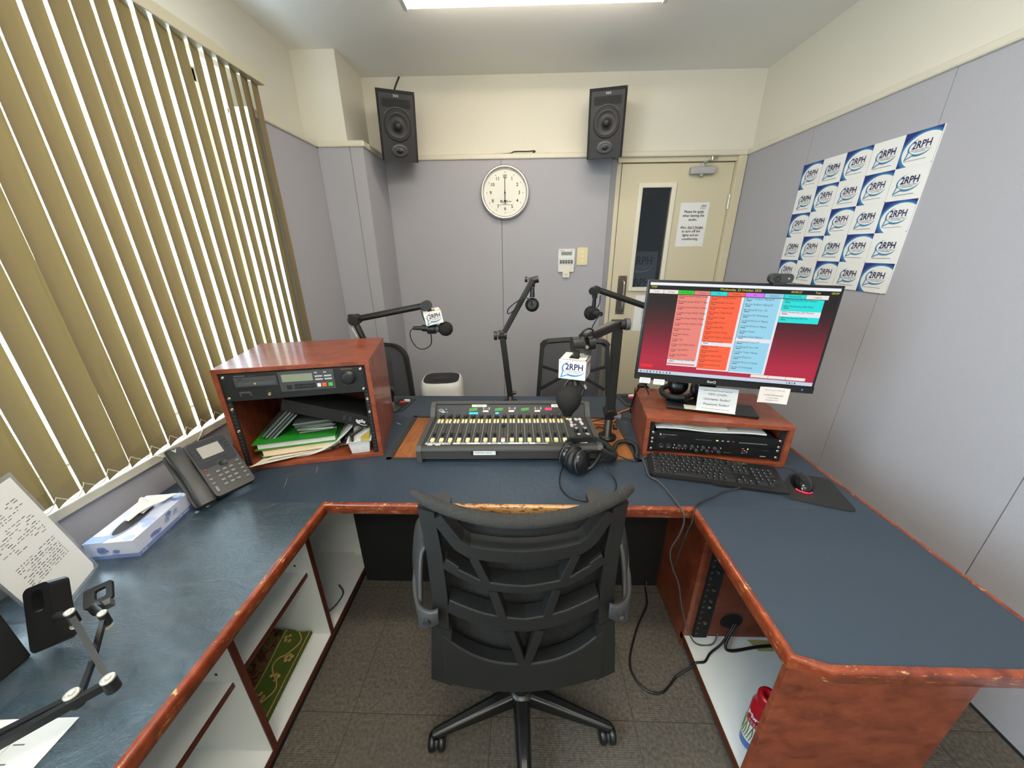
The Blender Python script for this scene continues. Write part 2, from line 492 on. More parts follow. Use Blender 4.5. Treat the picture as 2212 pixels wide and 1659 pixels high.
# left wall with the window opening
WY0, WY1, WZ0, WZ1 = -1.2, 2.03, .86, 2.36
w = MB()
w.box(-1.62, -1.427, YF-.1, WY0, 0, ZC, CREAM)
w.box(-1.62, -1.427, WY1, 2.75, 0, ZC, CREAM)
w.box(-1.62, -1.427, WY0, WY1, 0, WZ0-.018, CREAM)
w.box(-1.62, -1.427, WY0, WY1, WZ1, ZC, CREAM)
w.box(-1.43, XL, YF, WY0, 0, ZR, FABRIC)
w.box(-1.43, XL, WY1+.004, 2.64, 0, ZR, FABRIC)
for a, c in ((WY0, .1), (.1, 1.1), (1.1, WY1)): w.box(-1.43, XL, a+GAP, c-GAP, 0, WZ0-.018, FABRIC)
struct(w.obj('wall_left'))
struct(MB().box(-1.44, XL+.014, WY1, 2.62, ZR, ZR+.036, TRIMC).obj('trim_4', bevel=.008))
struct(MB().box(-1.62, XL+.015, WY0, WY1+.02, WZ0-.018, WZ0+.014, TRIMC).obj('trim_5', bevel=.004))
w = MB()
w.box(-1.9, 2.0, YF-.2, YF, 0, ZC, CREAM)
struct(w.obj('wall_front'))
struct(MB().box(XR-.014, XR, YF, YB-.01, 0, .001, BLACK_M).obj('floor_strip_right'))  # flat black strip on the floor along the right wall
# window: frame with a sliding sash, glass
win = bpy.data.objects.new('window_1', None); COL.objects.link(win); win['kind'] = 'structure'
ALU = mat('window_frame_white', '#e4e6e4', 0.4)
w = MB()
for y in (WY0+.02, .4, WY1-.02): w.box(-1.60, -1.55, y-.025, y+.025, WZ0+.022, WZ1, ALU)
for z in (WZ0+.045, WZ1-.025): w.box(-1.60, -1.55, WY0, WY1, z-.025, z+.025, ALU)
w.obj('window_frame', win)
gl = bpy.data.materials.new('window_glass'); gl.use_nodes = True
nt = gl.node_tree; nt.nodes.clear()
o_ = nt.nodes.new('ShaderNodeOutputMaterial'); mx = nt.nodes.new('ShaderNodeMixShader'); t_ = nt.nodes.new('ShaderNodeBsdfTransparent'); g_ = nt.nodes.new('ShaderNodeBsdfGlossy')
g_.inputs['Roughness'].default_value = .02; mx.inputs[0].default_value = .06
nt.links.new(t_.outputs[0], mx.inputs[1]); nt.links.new(g_.outputs[0], mx.inputs[2]); nt.links.new(mx.outputs[0], o_.inputs['Surface'])
MB().box(-1.578, -1.572, WY0+.04, WY1-.04, WZ0+.06, WZ1-.04, gl).obj('pane', win)

# ------------------------------------------------------------------ ceiling lights (above the picture)
LAMP = mat('lamp_diffuser', '#fff3e0', 0.5, emit=1.0)
LAMP.node_tree.nodes['Principled BSDF'].inputs['Emission Strength'].default_value = 38.0
LAMP2 = mat('lamp_diffuser_dimmer', '#fff3e0', 0.5, emit=1.0)
LAMP2.node_tree.nodes['Principled BSDF'].inputs['Emission Strength'].default_value = 14.0
for k, (lx, ly, ll) in enumerate(((.05, 2.12, 1.2), (.05, .62, 1.2), (.05, -.95, 1.2))):  # rearmost batten is an added, unseen fill for the near floor and wall
    t = thing('ceiling_light', ('white batten ceiling light nearest the clock wall', 'white batten ceiling light above the office chair', 'added unseen fill batten at the far end from the clock')[k], 'light', TR(lx, ly, ZC))
    MB().box(-ll/2-.02, ll/2+.02, -.075, .075, -.022, -.0005, WHITE_P).obj('base_tray', t, bevel=.003)
    MB().prism([(-.07, -.022), (-.062, -.075), (.062, -.075), (.07, -.022)], -ll/2, ll/2, LAMP2 if k == 0 else LAMP, Matrix(((0, 0, 1, 0), (1, 0, 0, 0), (0, 1, 0, 0), (0, 0, 0, 1)))).obj('diffuser', t)
    for sx in (-1, 1): MB().box(sx*(ll/2+.01)-.01, sx*(ll/2+.01)+.01, -.072, .072, -.078, -.022, WHITE_P).obj('end_cap', t)

# ------------------------------------------------------------------ door
d = bpy.data.objects.new('door_1', None); COL.objects.link(d); d['kind'] = 'structure'
DY = 3.05
f = MB()
f.box(.705, .738, YB+.035, YB+.16, 0, 2.165, DOORC); f.box(1.567, 1.625, YB-.012, YB+.16, 0, 2.177, DOORC)
f.box(.705, 1.625, YB+.012, YB+.16, 2.147, 2.178, DOORC)
f.obj('door_frame', d, bevel=.003)
l = MB()
gx0, gx1, gz0, gz1 = .905, 1.13, 1.25, 1.985
for x0, x1, z0, z1 in ((.742, gx0, .01, 2.142), (gx1, 1.563, .01, 2.142), (gx0, gx1, .01, gz0), (gx0, gx1, gz1, 2.142)):
    l.box(x0, x1, DY, DY+.04, z0, z1, DOORC)
l.obj('leaf', d)
WFR = mat('vision_frame_cream', '#ddd7c6', 0.4)
b = MB()
for x0, x1, z0, z1 in ((gx0-.03, gx0+.004, gz0-.03, gz1+.03), (gx1-.004, gx1+.03, gz0-.03, gz1+.03), (gx0, gx1, gz0-.03, gz0+.004), (gx0, gx1, gz1-.004, gz1+.03)):
    b.box(x0, x1, DY-.016, DY+.01, z0, z1, WFR)
b.obj('vision_panel_frame', d, bevel=.006)
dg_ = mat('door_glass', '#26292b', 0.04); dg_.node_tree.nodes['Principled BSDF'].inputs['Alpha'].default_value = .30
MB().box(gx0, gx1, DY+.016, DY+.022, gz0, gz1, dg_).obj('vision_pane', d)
h = MB(); h.box(.79, .862, DY-.003, DY, 1.03, 1.345, PLATE_D)
for px in (.797, .855):
    for pz in (1.04, 1.335): h.cyl((px, DY-.003, pz), (px, DY-.0045, pz), .004, STEEL, n=10)
h.obj('push_plate', d)
MB().tube([(.83, DY-.003, 1.30), (.83, DY-.04, 1.30), (.83, DY-.052, 1.285), (.83, DY-.052, 1.19), (.83, DY-.052, 1.10), (.83, DY-.04, 1.083), (.83, DY-.003, 1.083)], .0085, STEEL, n=10).obj('pull_handle', d)
c = MB(); c.box(1.235, 1.412, DY-.052, DY, 2.062, 2.112, LGREY)
c.cyl((1.322, DY-.026, 2.112), (1.322, DY-.026, 2.13), .016, LGREY); c.cyl((1.322, DY-.026, 2.05), (1.322, DY-.026, 2.062), .014, LGREY)
c.obj('door_closer', d, bevel=.008)
c = MB(); c.tube([(1.322, DY-.026, 2.133), (1.345, DY-.11, 2.142)], .01, LGREY, flat=(.022, .007)); c.tube([(1.345, DY-.11, 2.15), (1.41, DY-.03, 2.168)], .01, LGREY, flat=(.02, .007))
c.cyl((1.345, DY-.11, 2.136), (1.345, DY-.11, 2.156), .011, STEEL); c.obj('closer_arm', d)
for hz in (1.88, .3):
    c = MB(); c.cyl((1.566, DY-.006, hz-.05), (1.566, DY-.006, hz+.05), .007, STEEL, n=10); c.box(1.552, 1.58, DY-.002, DY+.001, hz-.05, hz+.05, STEEL); c.obj('hinge', d)
# dark corridor behind the door glass
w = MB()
DK = mat('corridor_unlit', '#2b2d2f', 0.9)  # near-black colour carries the gloom of an unlit corridor
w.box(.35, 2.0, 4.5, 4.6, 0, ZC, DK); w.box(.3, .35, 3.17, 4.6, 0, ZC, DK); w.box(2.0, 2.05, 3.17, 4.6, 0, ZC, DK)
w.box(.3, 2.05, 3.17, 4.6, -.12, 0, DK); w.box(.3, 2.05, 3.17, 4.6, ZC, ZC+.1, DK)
struct(w.obj('wall_corridor'))
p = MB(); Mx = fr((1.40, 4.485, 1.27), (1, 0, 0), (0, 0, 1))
p.box(-.2, .2, -.25, .25, -.012, 0, mat('banner_dimmed', '#505254', .8), Mx)  # board and print greyed in colour to look unlit
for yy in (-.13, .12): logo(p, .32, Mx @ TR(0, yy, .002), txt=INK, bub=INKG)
tag(p.obj('station_poster'), 'station poster greyed to look unlit beyond the dark door glass', 'poster')

# papers fixed on the door
Mx = fr((1.321, DY-.0012, 1.722), (1, 0, 0), (0, 0, 1))
p = MB(); p.box(-.108, .108, -.156, .156, -.0008, 0, PAPER, Mx)
logo(p, .045, Mx @ TR(.068, .128, 0))
for s_, yy, xx in (('Please be quiet', .093, 0), ('when leaving the', .065, 0), ('studio.', .037, 0), ('Also, don\u2019t forget', -.018, 0), ('to turn off the', -.046, 0), ('lights and air', -.074, 0), ('conditioning.', -.102, 0)):
    p.text(s_, .0245, INK, Mx, x=xx, y=yy, bold=.0006)
p.rect(.028, .078, .081, .083, .0006, INK, Mx); p.rect(-.03, .094, -.030, -.028, .0006, INK, Mx)
tag(p.obj('door_notice'), 'white paper on the door asking to be quiet when leaving the studio', 'notice')
Mx = fr((1.055, DY-.0012, 1.037), (1, 0, 0), (0, 0, 1))
p = MB(); p.box(-.105, .105, -.15, .15, -.0008, 0, PAPER, Mx)
for k, s_ in enumerate(('DRY', 'COOL', 'FAN', 'HEAT', 'AUTO')):
    yy = .075-k*.037
    for a, c_, e, g2 in ((-.04, .045, yy+.018, yy+.0195), (-.04, .045, yy-.0195, yy-.018), (-.04, -.0385, yy-.0195, yy+.0195), (.0435, .045, yy-.0195, yy+.0195)): p.rect(a, c_, e, g2, .0006, INK, Mx)
    p.text(s_, .026, INK, Mx, align='LEFT', x=-.034, y=yy, squeeze=.8)
tag(p.obj('mode_list_sheet'), 'white sheet listing air conditioner modes, low on the door', 'notice')

# ------------------------------------------------------------------ logo board on the right wall
Mx = fr((XR-.006, 2.03, 1.672), (0, -1, 0), (0, 0, 1))
p = MB(); W_, H_ = .726, .64
p.box(-W_/2, W_/2, -H_/2, H_/2, -.006, 0, PAPER, Mx)
cw, ch = W_/5, H_/5
for r in range(5):
    for c_ in range(5):
        x0 = -W_/2+c_*cw; y1 = H_/2-r*ch; x1 = x0+cw; y0 = y1-ch; cx, cy = (x0+x1)/2, (y0+y1)/2
        if (r+c_) % 2 == 0:
            p.rect(x0, x1, y0, y1, .0003, DBLUE, Mx)
            for k, (m_, a, bb, dx, dy) in enumerate(((MBLUE, .66, .60, .115, -.10), (LBLUE, .625, .555, .13, -.10), (PAPER, .575, .50, .135, -.085))):
                P = clip_rect(ell(cx+dx*cw, cy+dy*ch, a*cw, bb*ch), x0, x1, y0, y1)
                p.poly([(q[0], q[1], .0005+.0002*k) for q in P], m_, Mx)
        logo(p, cw*.68, Mx @ TR(cx+.02*cw, cy+.02*ch, 0), z=.0014)
        p.rect(cx-.32*cw, cx+.30*cw, cy-.34*ch, cy-.325*ch, .0014, INKG, Mx)
tag(p.obj('logo_board'), 'white board of repeated blue station logos on the right wall', 'poster')

# ------------------------------------------------------------------ things on the back wall
CLKF = mat('clock_face', '#e3e0d6', 0.6)
t = thing('wall_clock', 'round white wall clock with a silver rim and black numerals', 'clock', fr((-.135, YB-.001, 1.955), (1, 0, 0), (0, 0, 1)))
MB().lathe([(.165, 0), (.181, .004), (.185, .02), (.183, .034), (.174, .042), (.163, .036), (.160, .022)], mat('clock_rim_silver', '#c9c8c2', .25, metal=.7), n=64, cap=False).obj('rim', t)
fc = MB(); fc.lathe([(.165, .0), (.165, .018)], CLKF, n=48)
for k in range(60):
    a = radians(90-6*k); r0 = .134 if k % 5 else .128
    Mt = Matrix.Rotation(a, 4, 'Z'); ww = .0008 if k % 5 else .002
    fc.rect(r0+.004, .140, -ww, ww, .0186, INK, Mt)
for k in range(1, 13):
    a = radians(90-30*k); fc.text(str(k), .034, INK, None, x=.108*cos(a), y=.108*sin(a), z=.0188, bold=.0004)
fc.text('ELAN', .023, INK, None, x=-.008, y=-.058, z=.0188, bold=.0009); fc.rect(.028, .048, -.062, -.056, .0188, INKG); fc.rect(-.02, .02, -.076, -.073, .0188, INKG); fc.rect(-.045, .045, -.083, -.0805, .0188, INKG)
fc.obj('dial', t)
MB().box(-.0022, .0022, -.022, .118, .021, .0225, INK).obj('minute_hand', t)
MB().box(-.0032, .0032, -.075, .018, .0235, .025, INK).cyl((0, 0, .0186), (0, 0, .027), .006, INK).obj('hour_hand', t)

t = thing('thermostat', 'white air conditioning controller with a grey display and keys', 'controller', fr((.350, YB-.001, 1.488), (1, 0, 0), (0, 0, 1)))
MB().prism(rrect(.13, .135, .006), 0, .019, WHITE_P).obj('housing', t, bevel=.002)
MB().box(-.043, .043, .020, .046, .019, .0198, mat('lcd_grey', '#7f8a86', .25)).obj('display', t)
k_ = MB()
for i in range(5):
    k_.box(-.052+i*.0215, -.034+i*.0215, -.028, -.018, .019, .0212, DGREY); k_.box(-.052+i*.0215, -.034+i*.0215, -.042, -.032, .019, .0212, DGREY)
k_.obj('key', t)
q = MB(); q.box(-.063, .063, -.0535, -.051, .0192, .0198, LGREY); q.box(-.063, .063, -.0115, -.009, .0192, .0198, LGREY); q.box(-.055, -.015, .052, .055, .019, .0193, INKG); q.box(.03, .05, .054, .057, .019, .0193, mat('red_mark', '#b83a2e', .5)); q.obj('lettering', t)
MB().prism(rrect(.124, .05, .006, cy=-.082), 0, .017, WHITE_P).obj('flap', t, bevel=.002)
Mx = fr((.352, YB-.0215, 1.388), (1, 0, 0), (0, -.08, 1))
p = MB(); p.box(-.027, .027, -.05, .042, -.0006, 0, PAPER_W, Mx); p.text('ON', .018, INKG, Mx, y=-.028)
tag(p.obj('sticky_note'), 'small cream paper tag stuck under the air conditioning controller', 'note')
t = thing('light_switch', 'cream light switch plate with three rockers beside the controller', 'switch', fr((.477, YB-.001, 1.499), (1, 0, 0), (0, 0, 1)))
MB().prism(rrect(.083, .132, .005), 0, .009, CREAM_P).obj('plate', t, bevel=.002)
for z_ in (.034, .0, -.034): MB().box(-.011, .011, z_-.009, z_+.009, .009, .0125, WHITE_P).obj('rocker', t, bevel=.001)
# loose black cable lying on the rail
tag(MB().tube([(-.22, YB+.03, ZR+.04), (-.10, YB+.02, ZR+.041), (-.06, YB+.02, ZR+.052), (.03, YB+.02, ZR+.052), (.09, YB+.03, ZR+.056), (.08, YB+.03, ZR+.041), (.2, YB+.03, ZR+.04)], .0045, BLACK, n=6).obj('loose_cable'), 'thin black cable lying along the cream rail above the clock', 'cable')

# ------------------------------------------------------------------ loudspeakers
CONE = mat('speaker_cone', '#1e1f22', 0.55)
CAB = mat('speaker_cabinet', '#1c1d20', 0.6)
def speaker(M, label):
    t = thing('loudspeaker', label, 'loudspeaker', M, 'black studio monitors above the rail')
    w_, h_, d_ = .232, .375, .25
    c = MB(); sx = .018
    pf = [(-w_/2+.014, 0), (w_/2-.014, 0), (w_/2, -.018), (w_/2, -d_), (-w_/2, -d_), (-w_/2, -.018)]
    # cabinet: x across, y up, z out of the baffle
    M2 = fr((0, 0, 0), (1, 0, 0), (0, 0, 1)) @ Matrix.Identity(4)
    vs = []; n = len(pf)
    for yy, ins in ((-h_/2, 0), (h_/2-.02, 0), (h_/2, 1)):
        for (x, z) in pf:
            vs.append((x, yy, z if not (ins and z > -.1) else -.02))
    fs = [(k*n+i, k*n+(i+1) % n, (k+1)*n+(i+1) % n, (k+1)*n+i) for k in range(2) for i in range(n)]
    fs = [tuple(reversed(f)) for f in fs]+[tuple(range(n)), tuple(2*n+i for i in range(n-1, -1, -1))]
    c.add(vs, fs, CAB); c.obj('cabinet', t)
    p = MB(); p.box(-.085, .085, .098, .142, -.02, .0006, BLACK_M); p.obj('port_slot', t)
    Mw = TR(0, .005, 0)
    MB().lathe([(.079, 0), (.083, .004), (.079, .008), (.073, .005)], CAB, Mw, n=40, cap=False).obj('woofer_surround', t)
    MB().lathe([(.0735, .005), (.066, .009), (.058, .003), (.02, -.014+.016), (.02, .004), (.014, .009), (.0, .0105)], CONE, Mw, n=40, cap=False).obj('woofer_cone', t)
    # grey trim arc above the woofer and tweeter horn
    arc = MB(); arc.tube([(.094*cos(radians(a)), .005+.094*sin(radians(a)), .003) for a in range(38, 143, 8)], .0032, MGREY, n=6); arc.obj('trim_arc', t)
    Mt = TR(0, -.128, 0)
    MB().lathe([(.052, .001), (.046, .0035), (.030, .002), (.016, .0015), (.013, .007), (0, .010)], mat('tweeter_horn', '#2a2b2e', .35), Mt @ Matrix.Diagonal((1.05, .72, 1, 1)), n=32).obj('tweeter', t)
    MB().text('KRK', .018, LGREY, None, x=0, y=.157, z=.0012, rot=pi).obj('badge', t)
    return t
BR = mat('speaker_bracket', '#202022', .5)
def spk_at(c, n, xr, label, wallx):
    z = V(n).normalized(); x = V(xr); x = (x-z*x.dot(z)).normalized(); y = z.cross(x)
    M = Matrix.Identity(4)
    for i in range(3): M[i][0] = x[i]; M[i][1] = y[i]; M[i][2] = z[i]; M[i][3] = c[i]
    t = speaker(M, label)
    b = MB(); Mi = M.inverted()
    q = V((c[0], YB+.05, 2.36))
    e = Mi @ q
    b.tube([(0, 0, -.249), (e.x, e.y, e.z)], .016, BR, n=10, smooth_k=1); b.obj('wall_bracket', t)
spk_at((-.80, 2.67, 2.292), (.30, -.93, -.225), (.955, .295, -.02), 'black two-way loudspeaker left of the clock, near the window corner', 0)
spk_at((.540, 2.745, 2.309), (-.17, -.965, -.190), (.984, -.175, .01), 'black two-way loudspeaker right of the clock, above the door corner', 0)
tag(MB().tube([(-.86, 2.80, 2.46), (-.87, 2.92, 2.58), (-.87, YB+.03, 2.69)], .006, BLACK, n=8).obj('speaker_cable'), 'black cable rising behind the left loudspeaker to the ceiling', 'cable')
tag(MB().tube([(-.93, 2.87, 2.20), (-.95, 2.94, 2.235), (-.93, 2.98, 2.30), (-.90, 2.96, 2.36)], .004, BLACK, n=8).obj('speaker_lead'), 'thin black lead looping out below the left loudspeaker', 'cable')
# ------------------------------------------------------------------ vertical blind
def slat_mat():
    m = bpy.data.materials.new('blind_fabric'); m.use_nodes = True
    nt = m.node_tree; nt.nodes.clear(); N = nt.nodes; L = nt.links
    o = N.new('ShaderNodeOutputMaterial'); d = N.new('ShaderNodeBsdfDiffuse'); t = N.new('ShaderNodeBsdfTranslucent'); a = N.new('ShaderNodeMixShader')
    d.inputs['Color'].default_value = hexc('#968769'); t.inputs['Color'].default_value = hexc('#b3a572'); a.inputs[0].default_value = .15
    L.new(d.outputs[0], a.inputs[1]); L.new(t.outputs[0], a.inputs[2]); L.new(a.outputs[0], o.inputs['Surface'])
    return m
SLAT = slat_mat(); CHAIN = mat('bead_chain', '#c9bf9f', .4)
t = thing('vertical_blind', 'beige vertical blind of narrow hanging slats across the bright window', 'blind', TR(-1.27, 0, 0))
hr = MB(); hr.box(-.045, .0, -.9, 2.11, 2.318, 2.362, mat('headrail', '#c9c2aa', .4)); hr.box(-.062, -.040, -.9, 2.11, 2.33, 2.36, ALU); hr.obj('headrail', t, bevel=.003)
PITCH = .0672; rs = random.Random(5)
SY = [2.066-PITCH*i for i in range(27)]
SANG = []
for i, y in enumerate(SY):
    ang = 19+rs.uniform(-2.5, 2.5)
    if i in (13, 18, 19): ang += 4
    if i in (0, 1): ang -= 3
    SANG.append(ang)
for i, (y, ang) in enumerate(zip(SY, SANG)):
    a = radians(ang); hw = .0445; zb = .893+rs.uniform(-.003, .003)
    ux, uy = -sin(a), cos(a); nx, ny = cos(a), sin(a)
    def fn(u, v, y=y, zb=zb):
        q = (u-.5)*2; b_ = -.005*(1-q*q)+.0012*sin(v*9+y*20)
        return (-.026+ux*hw*q+nx*b_, y+uy*hw*q+ny*b_, zb+(2.322-zb)*v)
    s = MB(); s.slab(fn, 8, 10, (nx*.0009, ny*.0009, 0), SLAT)
    so = s.obj('slat', t)
    h = MB(); h.box(-.012, .012, -.0012, .0012, zb+.03, zb+.031, SLAT, None) if False else None
    wgt = MB()
    def fw(u, v, y=y, zb=zb):
        q = (u-.5)*2*.97; b_ = -.0035*(1-q*q)
        return (-.026+ux*hw*q+nx*b_, y+uy*hw*q+ny*b_, zb+.002+.042*v)
    wgt.slab(fw, 8, 2, (nx*.0008, ny*.0008, 0), SLAT); wgt.obj('bottom_weight', so)
    if i < 26:
        y2 = SY[i+1]; z0 = zb+.038
        P = [(-.026+nx*.012+ux*hw, y+uy*hw, z0)] if False else []
        # chain sagging on the room side from this slat to the next one
        p0 = V((-.026-ux*hw*.9+.006, y-uy*hw*.9, z0)); p1 = V((-.026-ux*hw*.9+.006, y2-uy*hw*.9, z0))
        pts = [p0.lerp(p1, q/6)+V((.006*sin(pi*q/6), 0, -.028*sin(pi*q/6))) for q in range(7)]
        c = MB(); c.tube(pts, .0014, CHAIN, n=5, smooth_k=2); c.obj('spacer_chain', so)
# control chain loops hanging over the sill
for y0, y1, dz in ((1.05, 1.24, .055), (1.38, 1.55, .05), (.73, .70, .06)):
    c = MB(); n = 30; pts = [V((-.036, y0+(y1-y0)*q/n, .872-dz*sin(pi*q/n*(1 if y1 > y0 else .5)))) for q in range(n+1)]
    c.tube(pts, .0009, CHAIN, n=4, smooth_k=1)
    c.tube([(-.06, y0-.02, .878), (-.042, y0-.005, .8775), (-.036, y0, .872)], .0022, CHAIN, n=5)
    for p in pts: c.ball(p, .0026, CHAIN, n=6, k=4)
    c.obj('control_chain', t)

# ------------------------------------------------------------------ the U shaped worktop
ZT = .74
DX0, DX1, DYB = -1.305, 1.163, 1.918
IXL, IXR, IY, EY = -.672, .566, .958, .478
t = thing('worktop', 'U shaped navy vinyl worktop with worn reddish timber edging', 'worktop', TR(0, 0, 0))
tw = .014
def vin(poly, name, lab, mt=None):
    m = MB(); m.prism(poly, ZT-.02, ZT, mt or VINYL); m.obj(name, t, bevel=.007, seg=4, label=lab)
vin([(DX0, -.55), (IXL-tw, -.55), (IXL-tw, IY+.012), (DX0, IY+.012)], 'vinyl_top', 'creased navy vinyl under the window', CREASED)
# centre piece with the recess for the console
RX0, RX1, RY0, RY1 = -.567, .488, 1.242, 1.648
m = MB()
for x0, x1, y0, y1 in ((DX0, DX1-.008, IY+tw-.003, RY0), (DX0, DX1-.008, RY1, DYB), (DX0, RX0, RY0, RY1), (RX1, DX1-.008, RY0, RY1)):
    m.box(x0, x1, y0, y1, ZT-.02, ZT-.0004, VINYL)
m.obj('vinyl_top', t, label='navy vinyl behind the chair')
vin([(IXR+tw, IY+.012), (IXR+tw, .512), (.640, EY+tw-.002), (DX1-.008, EY+tw-.002), (DX1-.008, IY+.012)], 'vinyl_top', 'smooth navy vinyl of the right wing', SMOOTHV)
OAK = mat('oak_veneer', '#8d5a32', .45)
fo = noise(OAK, mapping(OAK, (40, 6, 10)), 2.4, 6, .6, .4); setcol(OAK, ramp(OAK, fo, [(.3, '#74451f'), (.5, '#91592f'), (.72, '#a2693b')]))
m = MB(); m.box(RX0+.022, RX1-.022, RY0+.012, RY1, ZT-.02, ZT-.003, OAK); m.obj('oak_inset', t)
m = MB()
for x0, x1, y0, y1 in ((RX0, RX0+.022, RY0, RY1), (RX1-.022, RX1, RY0, RY1), (RX0, RX1, RY0, RY0+.014), (RX0, RX1, RY1-.01, RY1)): m.box(x0, x1, y0, y1, ZT-.02, ZT+.002, mat('inset_border', '#30302f', .6))
m.obj('inset_border', t)
# core board
m = MB(); m.prism([(DX0, -.55), (IXL-tw, -.55), (IXL-tw, IY+tw), (IXR+tw, IY+tw), (IXR+tw, .512), (.640, EY+tw), (DX1-.006, EY+tw), (DX1-.006, DYB), (DX0, DYB)], ZT-.0375, ZT-.021, CHERRY_IN); m.obj('core_board', t)
# bullnose edging, mitred at the corners
def edge(p0, p1, n0, n1, wd=tw):
    """p0,p1 outer line; n0,n1 unit directions to the inside at each mitre"""
    prof = []
    k = 7
    for i in range(k+1):
        a = pi/2*i/k; prof.append((.009-.009*sin(a), ZT+.0035-.009*(1-cos(a))))
    prof = [(wd, ZT+.003)]+prof+[(0, ZT-.033), (.003, ZT-.037), (wd, ZT-.0375)]
    m = MB(); n = len(prof)
    vs = [(p0[0]+n0[0]*d, p0[1]+n0[1]*d, z) for d, z in prof]+[(p1[0]+n1[0]*d, p1[1]+n1[1]*d, z) for d, z in prof]
    fs = [(i, i+1, n+i+1, n+i) for i in range(n-1)]
    m.add(vs, fs, WORN, None, True); m.add(vs, [tuple(range(n)), tuple(range(2*n-1, n-1, -1)), (n-1, 0, n, 2*n-1)], WORN)
    return m.obj('timber_edge', t)
edge((IXL, -.55), (IXL, IY), (-1, 0), (-1, 1))
edge((IXL, IY), (IXR, IY), (-1, 1), (1, 1))
edge((IXR, IY), (IXR, .506), (1, 1), (1, .41))
edge((IXR, .506), (.632, EY), (1, .41), (.41, 1))
edge((.632, EY), (DX1+.02, EY), (.41, 1), (0, 1))
m = MB(); m.box(DX1-.008, DX1+.004, EY+.02, DYB, ZT-.042, ZT+.002, WORN); m.obj('thin_edge', t, bevel=.003)
m = MB(); m.box(DX0, DX1, DYB, DYB+.006, ZT-.042, ZT, VINYL); m.obj('back_edge', t)
SCR = mat('scratch_pale', '#8d949c', .7)
for (a, b_, w_) in (((-.904, 1.120), (-.873, 1.042), .0022), ((-.829, 1.197), (-.806, 1.134), .003), ((-.725, .836), (-.724, .86), .0014), ((-.640, 1.578), (-.599, 1.548), .009), ((.505, 1.596), (.524, 1.581), .005)):
    m = MB(); d_ = (V(b_)-V(a)); q_ = V((-d_.y, d_.x)).normalized()*w_/2; c_ = (V(a)+V(b_))/2
    m.poly([(a[0], a[1], ZT+.0004), (c_.x-q_.x, c_.y-q_.y, ZT+.0004), (b_[0], b_[1], ZT+.0004), (c_.x+q_.x, c_.y+q_.y, ZT+.0004)], SCR); m.obj('scratch_mark', t)
# ------------------------------------------------------------------ under the left wing: open shelf unit
t = thing('shelf_unit', 'white open shelf unit with brown edges under the window side desk', 'shelf unit', TR(-.79, 0, 0))
B0, B1 = -.49, 0.0
zt = ZT-.038
def board(name, x0, x1, y0, y1, z0, z1, m_=WHITE_MEL, edgeband=None, par=None):
    m = MB(); m.box(x0, x1, y0, y1, z0, z1, m_)
    if edgeband: m.box(*edgeband, MEL_EDGE)
    return m.obj(name, par or t)
board('bottom_board', B0, B1-.004, -.5, 1.42, .045, .062, WHITE_MEL, (B1-.004, B1, -.5, 1.42, .04, .063))
board('back_board', B0-.004, B0+.01, -.5, 1.42, .062, zt)
for y in (-.12, .62, .985): board('divider', B0+.01, B1-.004, y-.009, y+.009, .062, zt, WHITE_MEL, (B1-.004, B1, y-.0095, y+.0095, .062, zt))
board('end_panel', B0+.01, B1-.08, 1.40, 1.42, .062, zt)
m = MB(); m.box(B1-.085, B1-.004, 1.383, 1.402, .062, zt, WHITE_MEL); m.box(B1-.004, B1, 1.383, 1.402, .062, zt, MEL_EDGE); m.cyl((B1-.03, 1.3825, .45), (B1-.03, 1.381, .45), .005, INK, n=10); m.obj('cleat', t)
board('kick_board', B1-.03, B1-.01, -.5, 1.42, 0, .045, BLACK_M)
board('shelf', B0+.01, B1-.034, .629, .976, .388, .405, WHITE_MEL, (B1-.034, B1-.03, .629, .976, .388, .405))
board('shelf', B0+.01, B1-.034, -.111, .611, .388, .405, WHITE_MEL, (B1-.034, B1-.03, -.111, .611, .388, .405))
for y in (.975, .610):
    for z in (.44, .36): MB().cyl((B1-.07, y-.0006, z), (B1-.07, y+.001, z), .0038, INK, n=10).obj('pin_hole', t)
# folded tapestry mat on the lower shelf
TAP = mat('tapestry_border', '#4a5626', .95, spec=.05)
TAPC = mat('tapestry_field', '#4b3124', .95, spec=.05)
TAPG = mat('tapestry_gold', '#a58d58', .95, spec=.05)
v_ = mapping(TAPC); f_ = noise(TAPC, v_, 38, 5, .6, 1.2); setcol(TAPC, ramp(TAPC, f_, [(.32, '#2e1d14'), (.48, '#5a3628'), (.58, '#6b5a38'), (.68, '#33301c')]))
t2 = thing('tapestry_mat', 'folded green and brown floral tapestry mat on the lower shelf', 'mat', fr((-.995, .80, .066), (-.05, 1, 0), (-1, -.05, 0)))
def fmat(u, v):
    x = (u-.5)*.33; y = (v-.5)*.21; return (x, y, .014+.006*sin(u*7+v*3)*(1-abs(2*v-1))+.004*sin(v*9+u*2)+(.03*(v) if v > .3 else 0))
m = MB(); m.slab(lambda u, v: fmat(u, .32+.68*v), 18, 8, (0, 0, .013), TAPC); m.obj('field', t2)
m = MB(); m.slab(lambda u, v: fmat(u, .36*v) if False else (lambda p: (p[0], p[1]-.03, p[2]+.002))(fmat(u, .5*v)), 18, 6, (0, 0, .014), TAP)
def onm(u, v):
    p = fmat(u, .5*v); return V((p[0], p[1]-.03, p[2]+.0035))
for yy in (.06, .92): m.tube([onm(q/14, yy) for q in range(15)], .0022, TAPG, n=5, smooth_k=1)
m.tube([onm(q/30, .5+.27*sin(q/30*4*pi)) for q in range(31)], .003, TAPG, n=5, smooth_k=1)
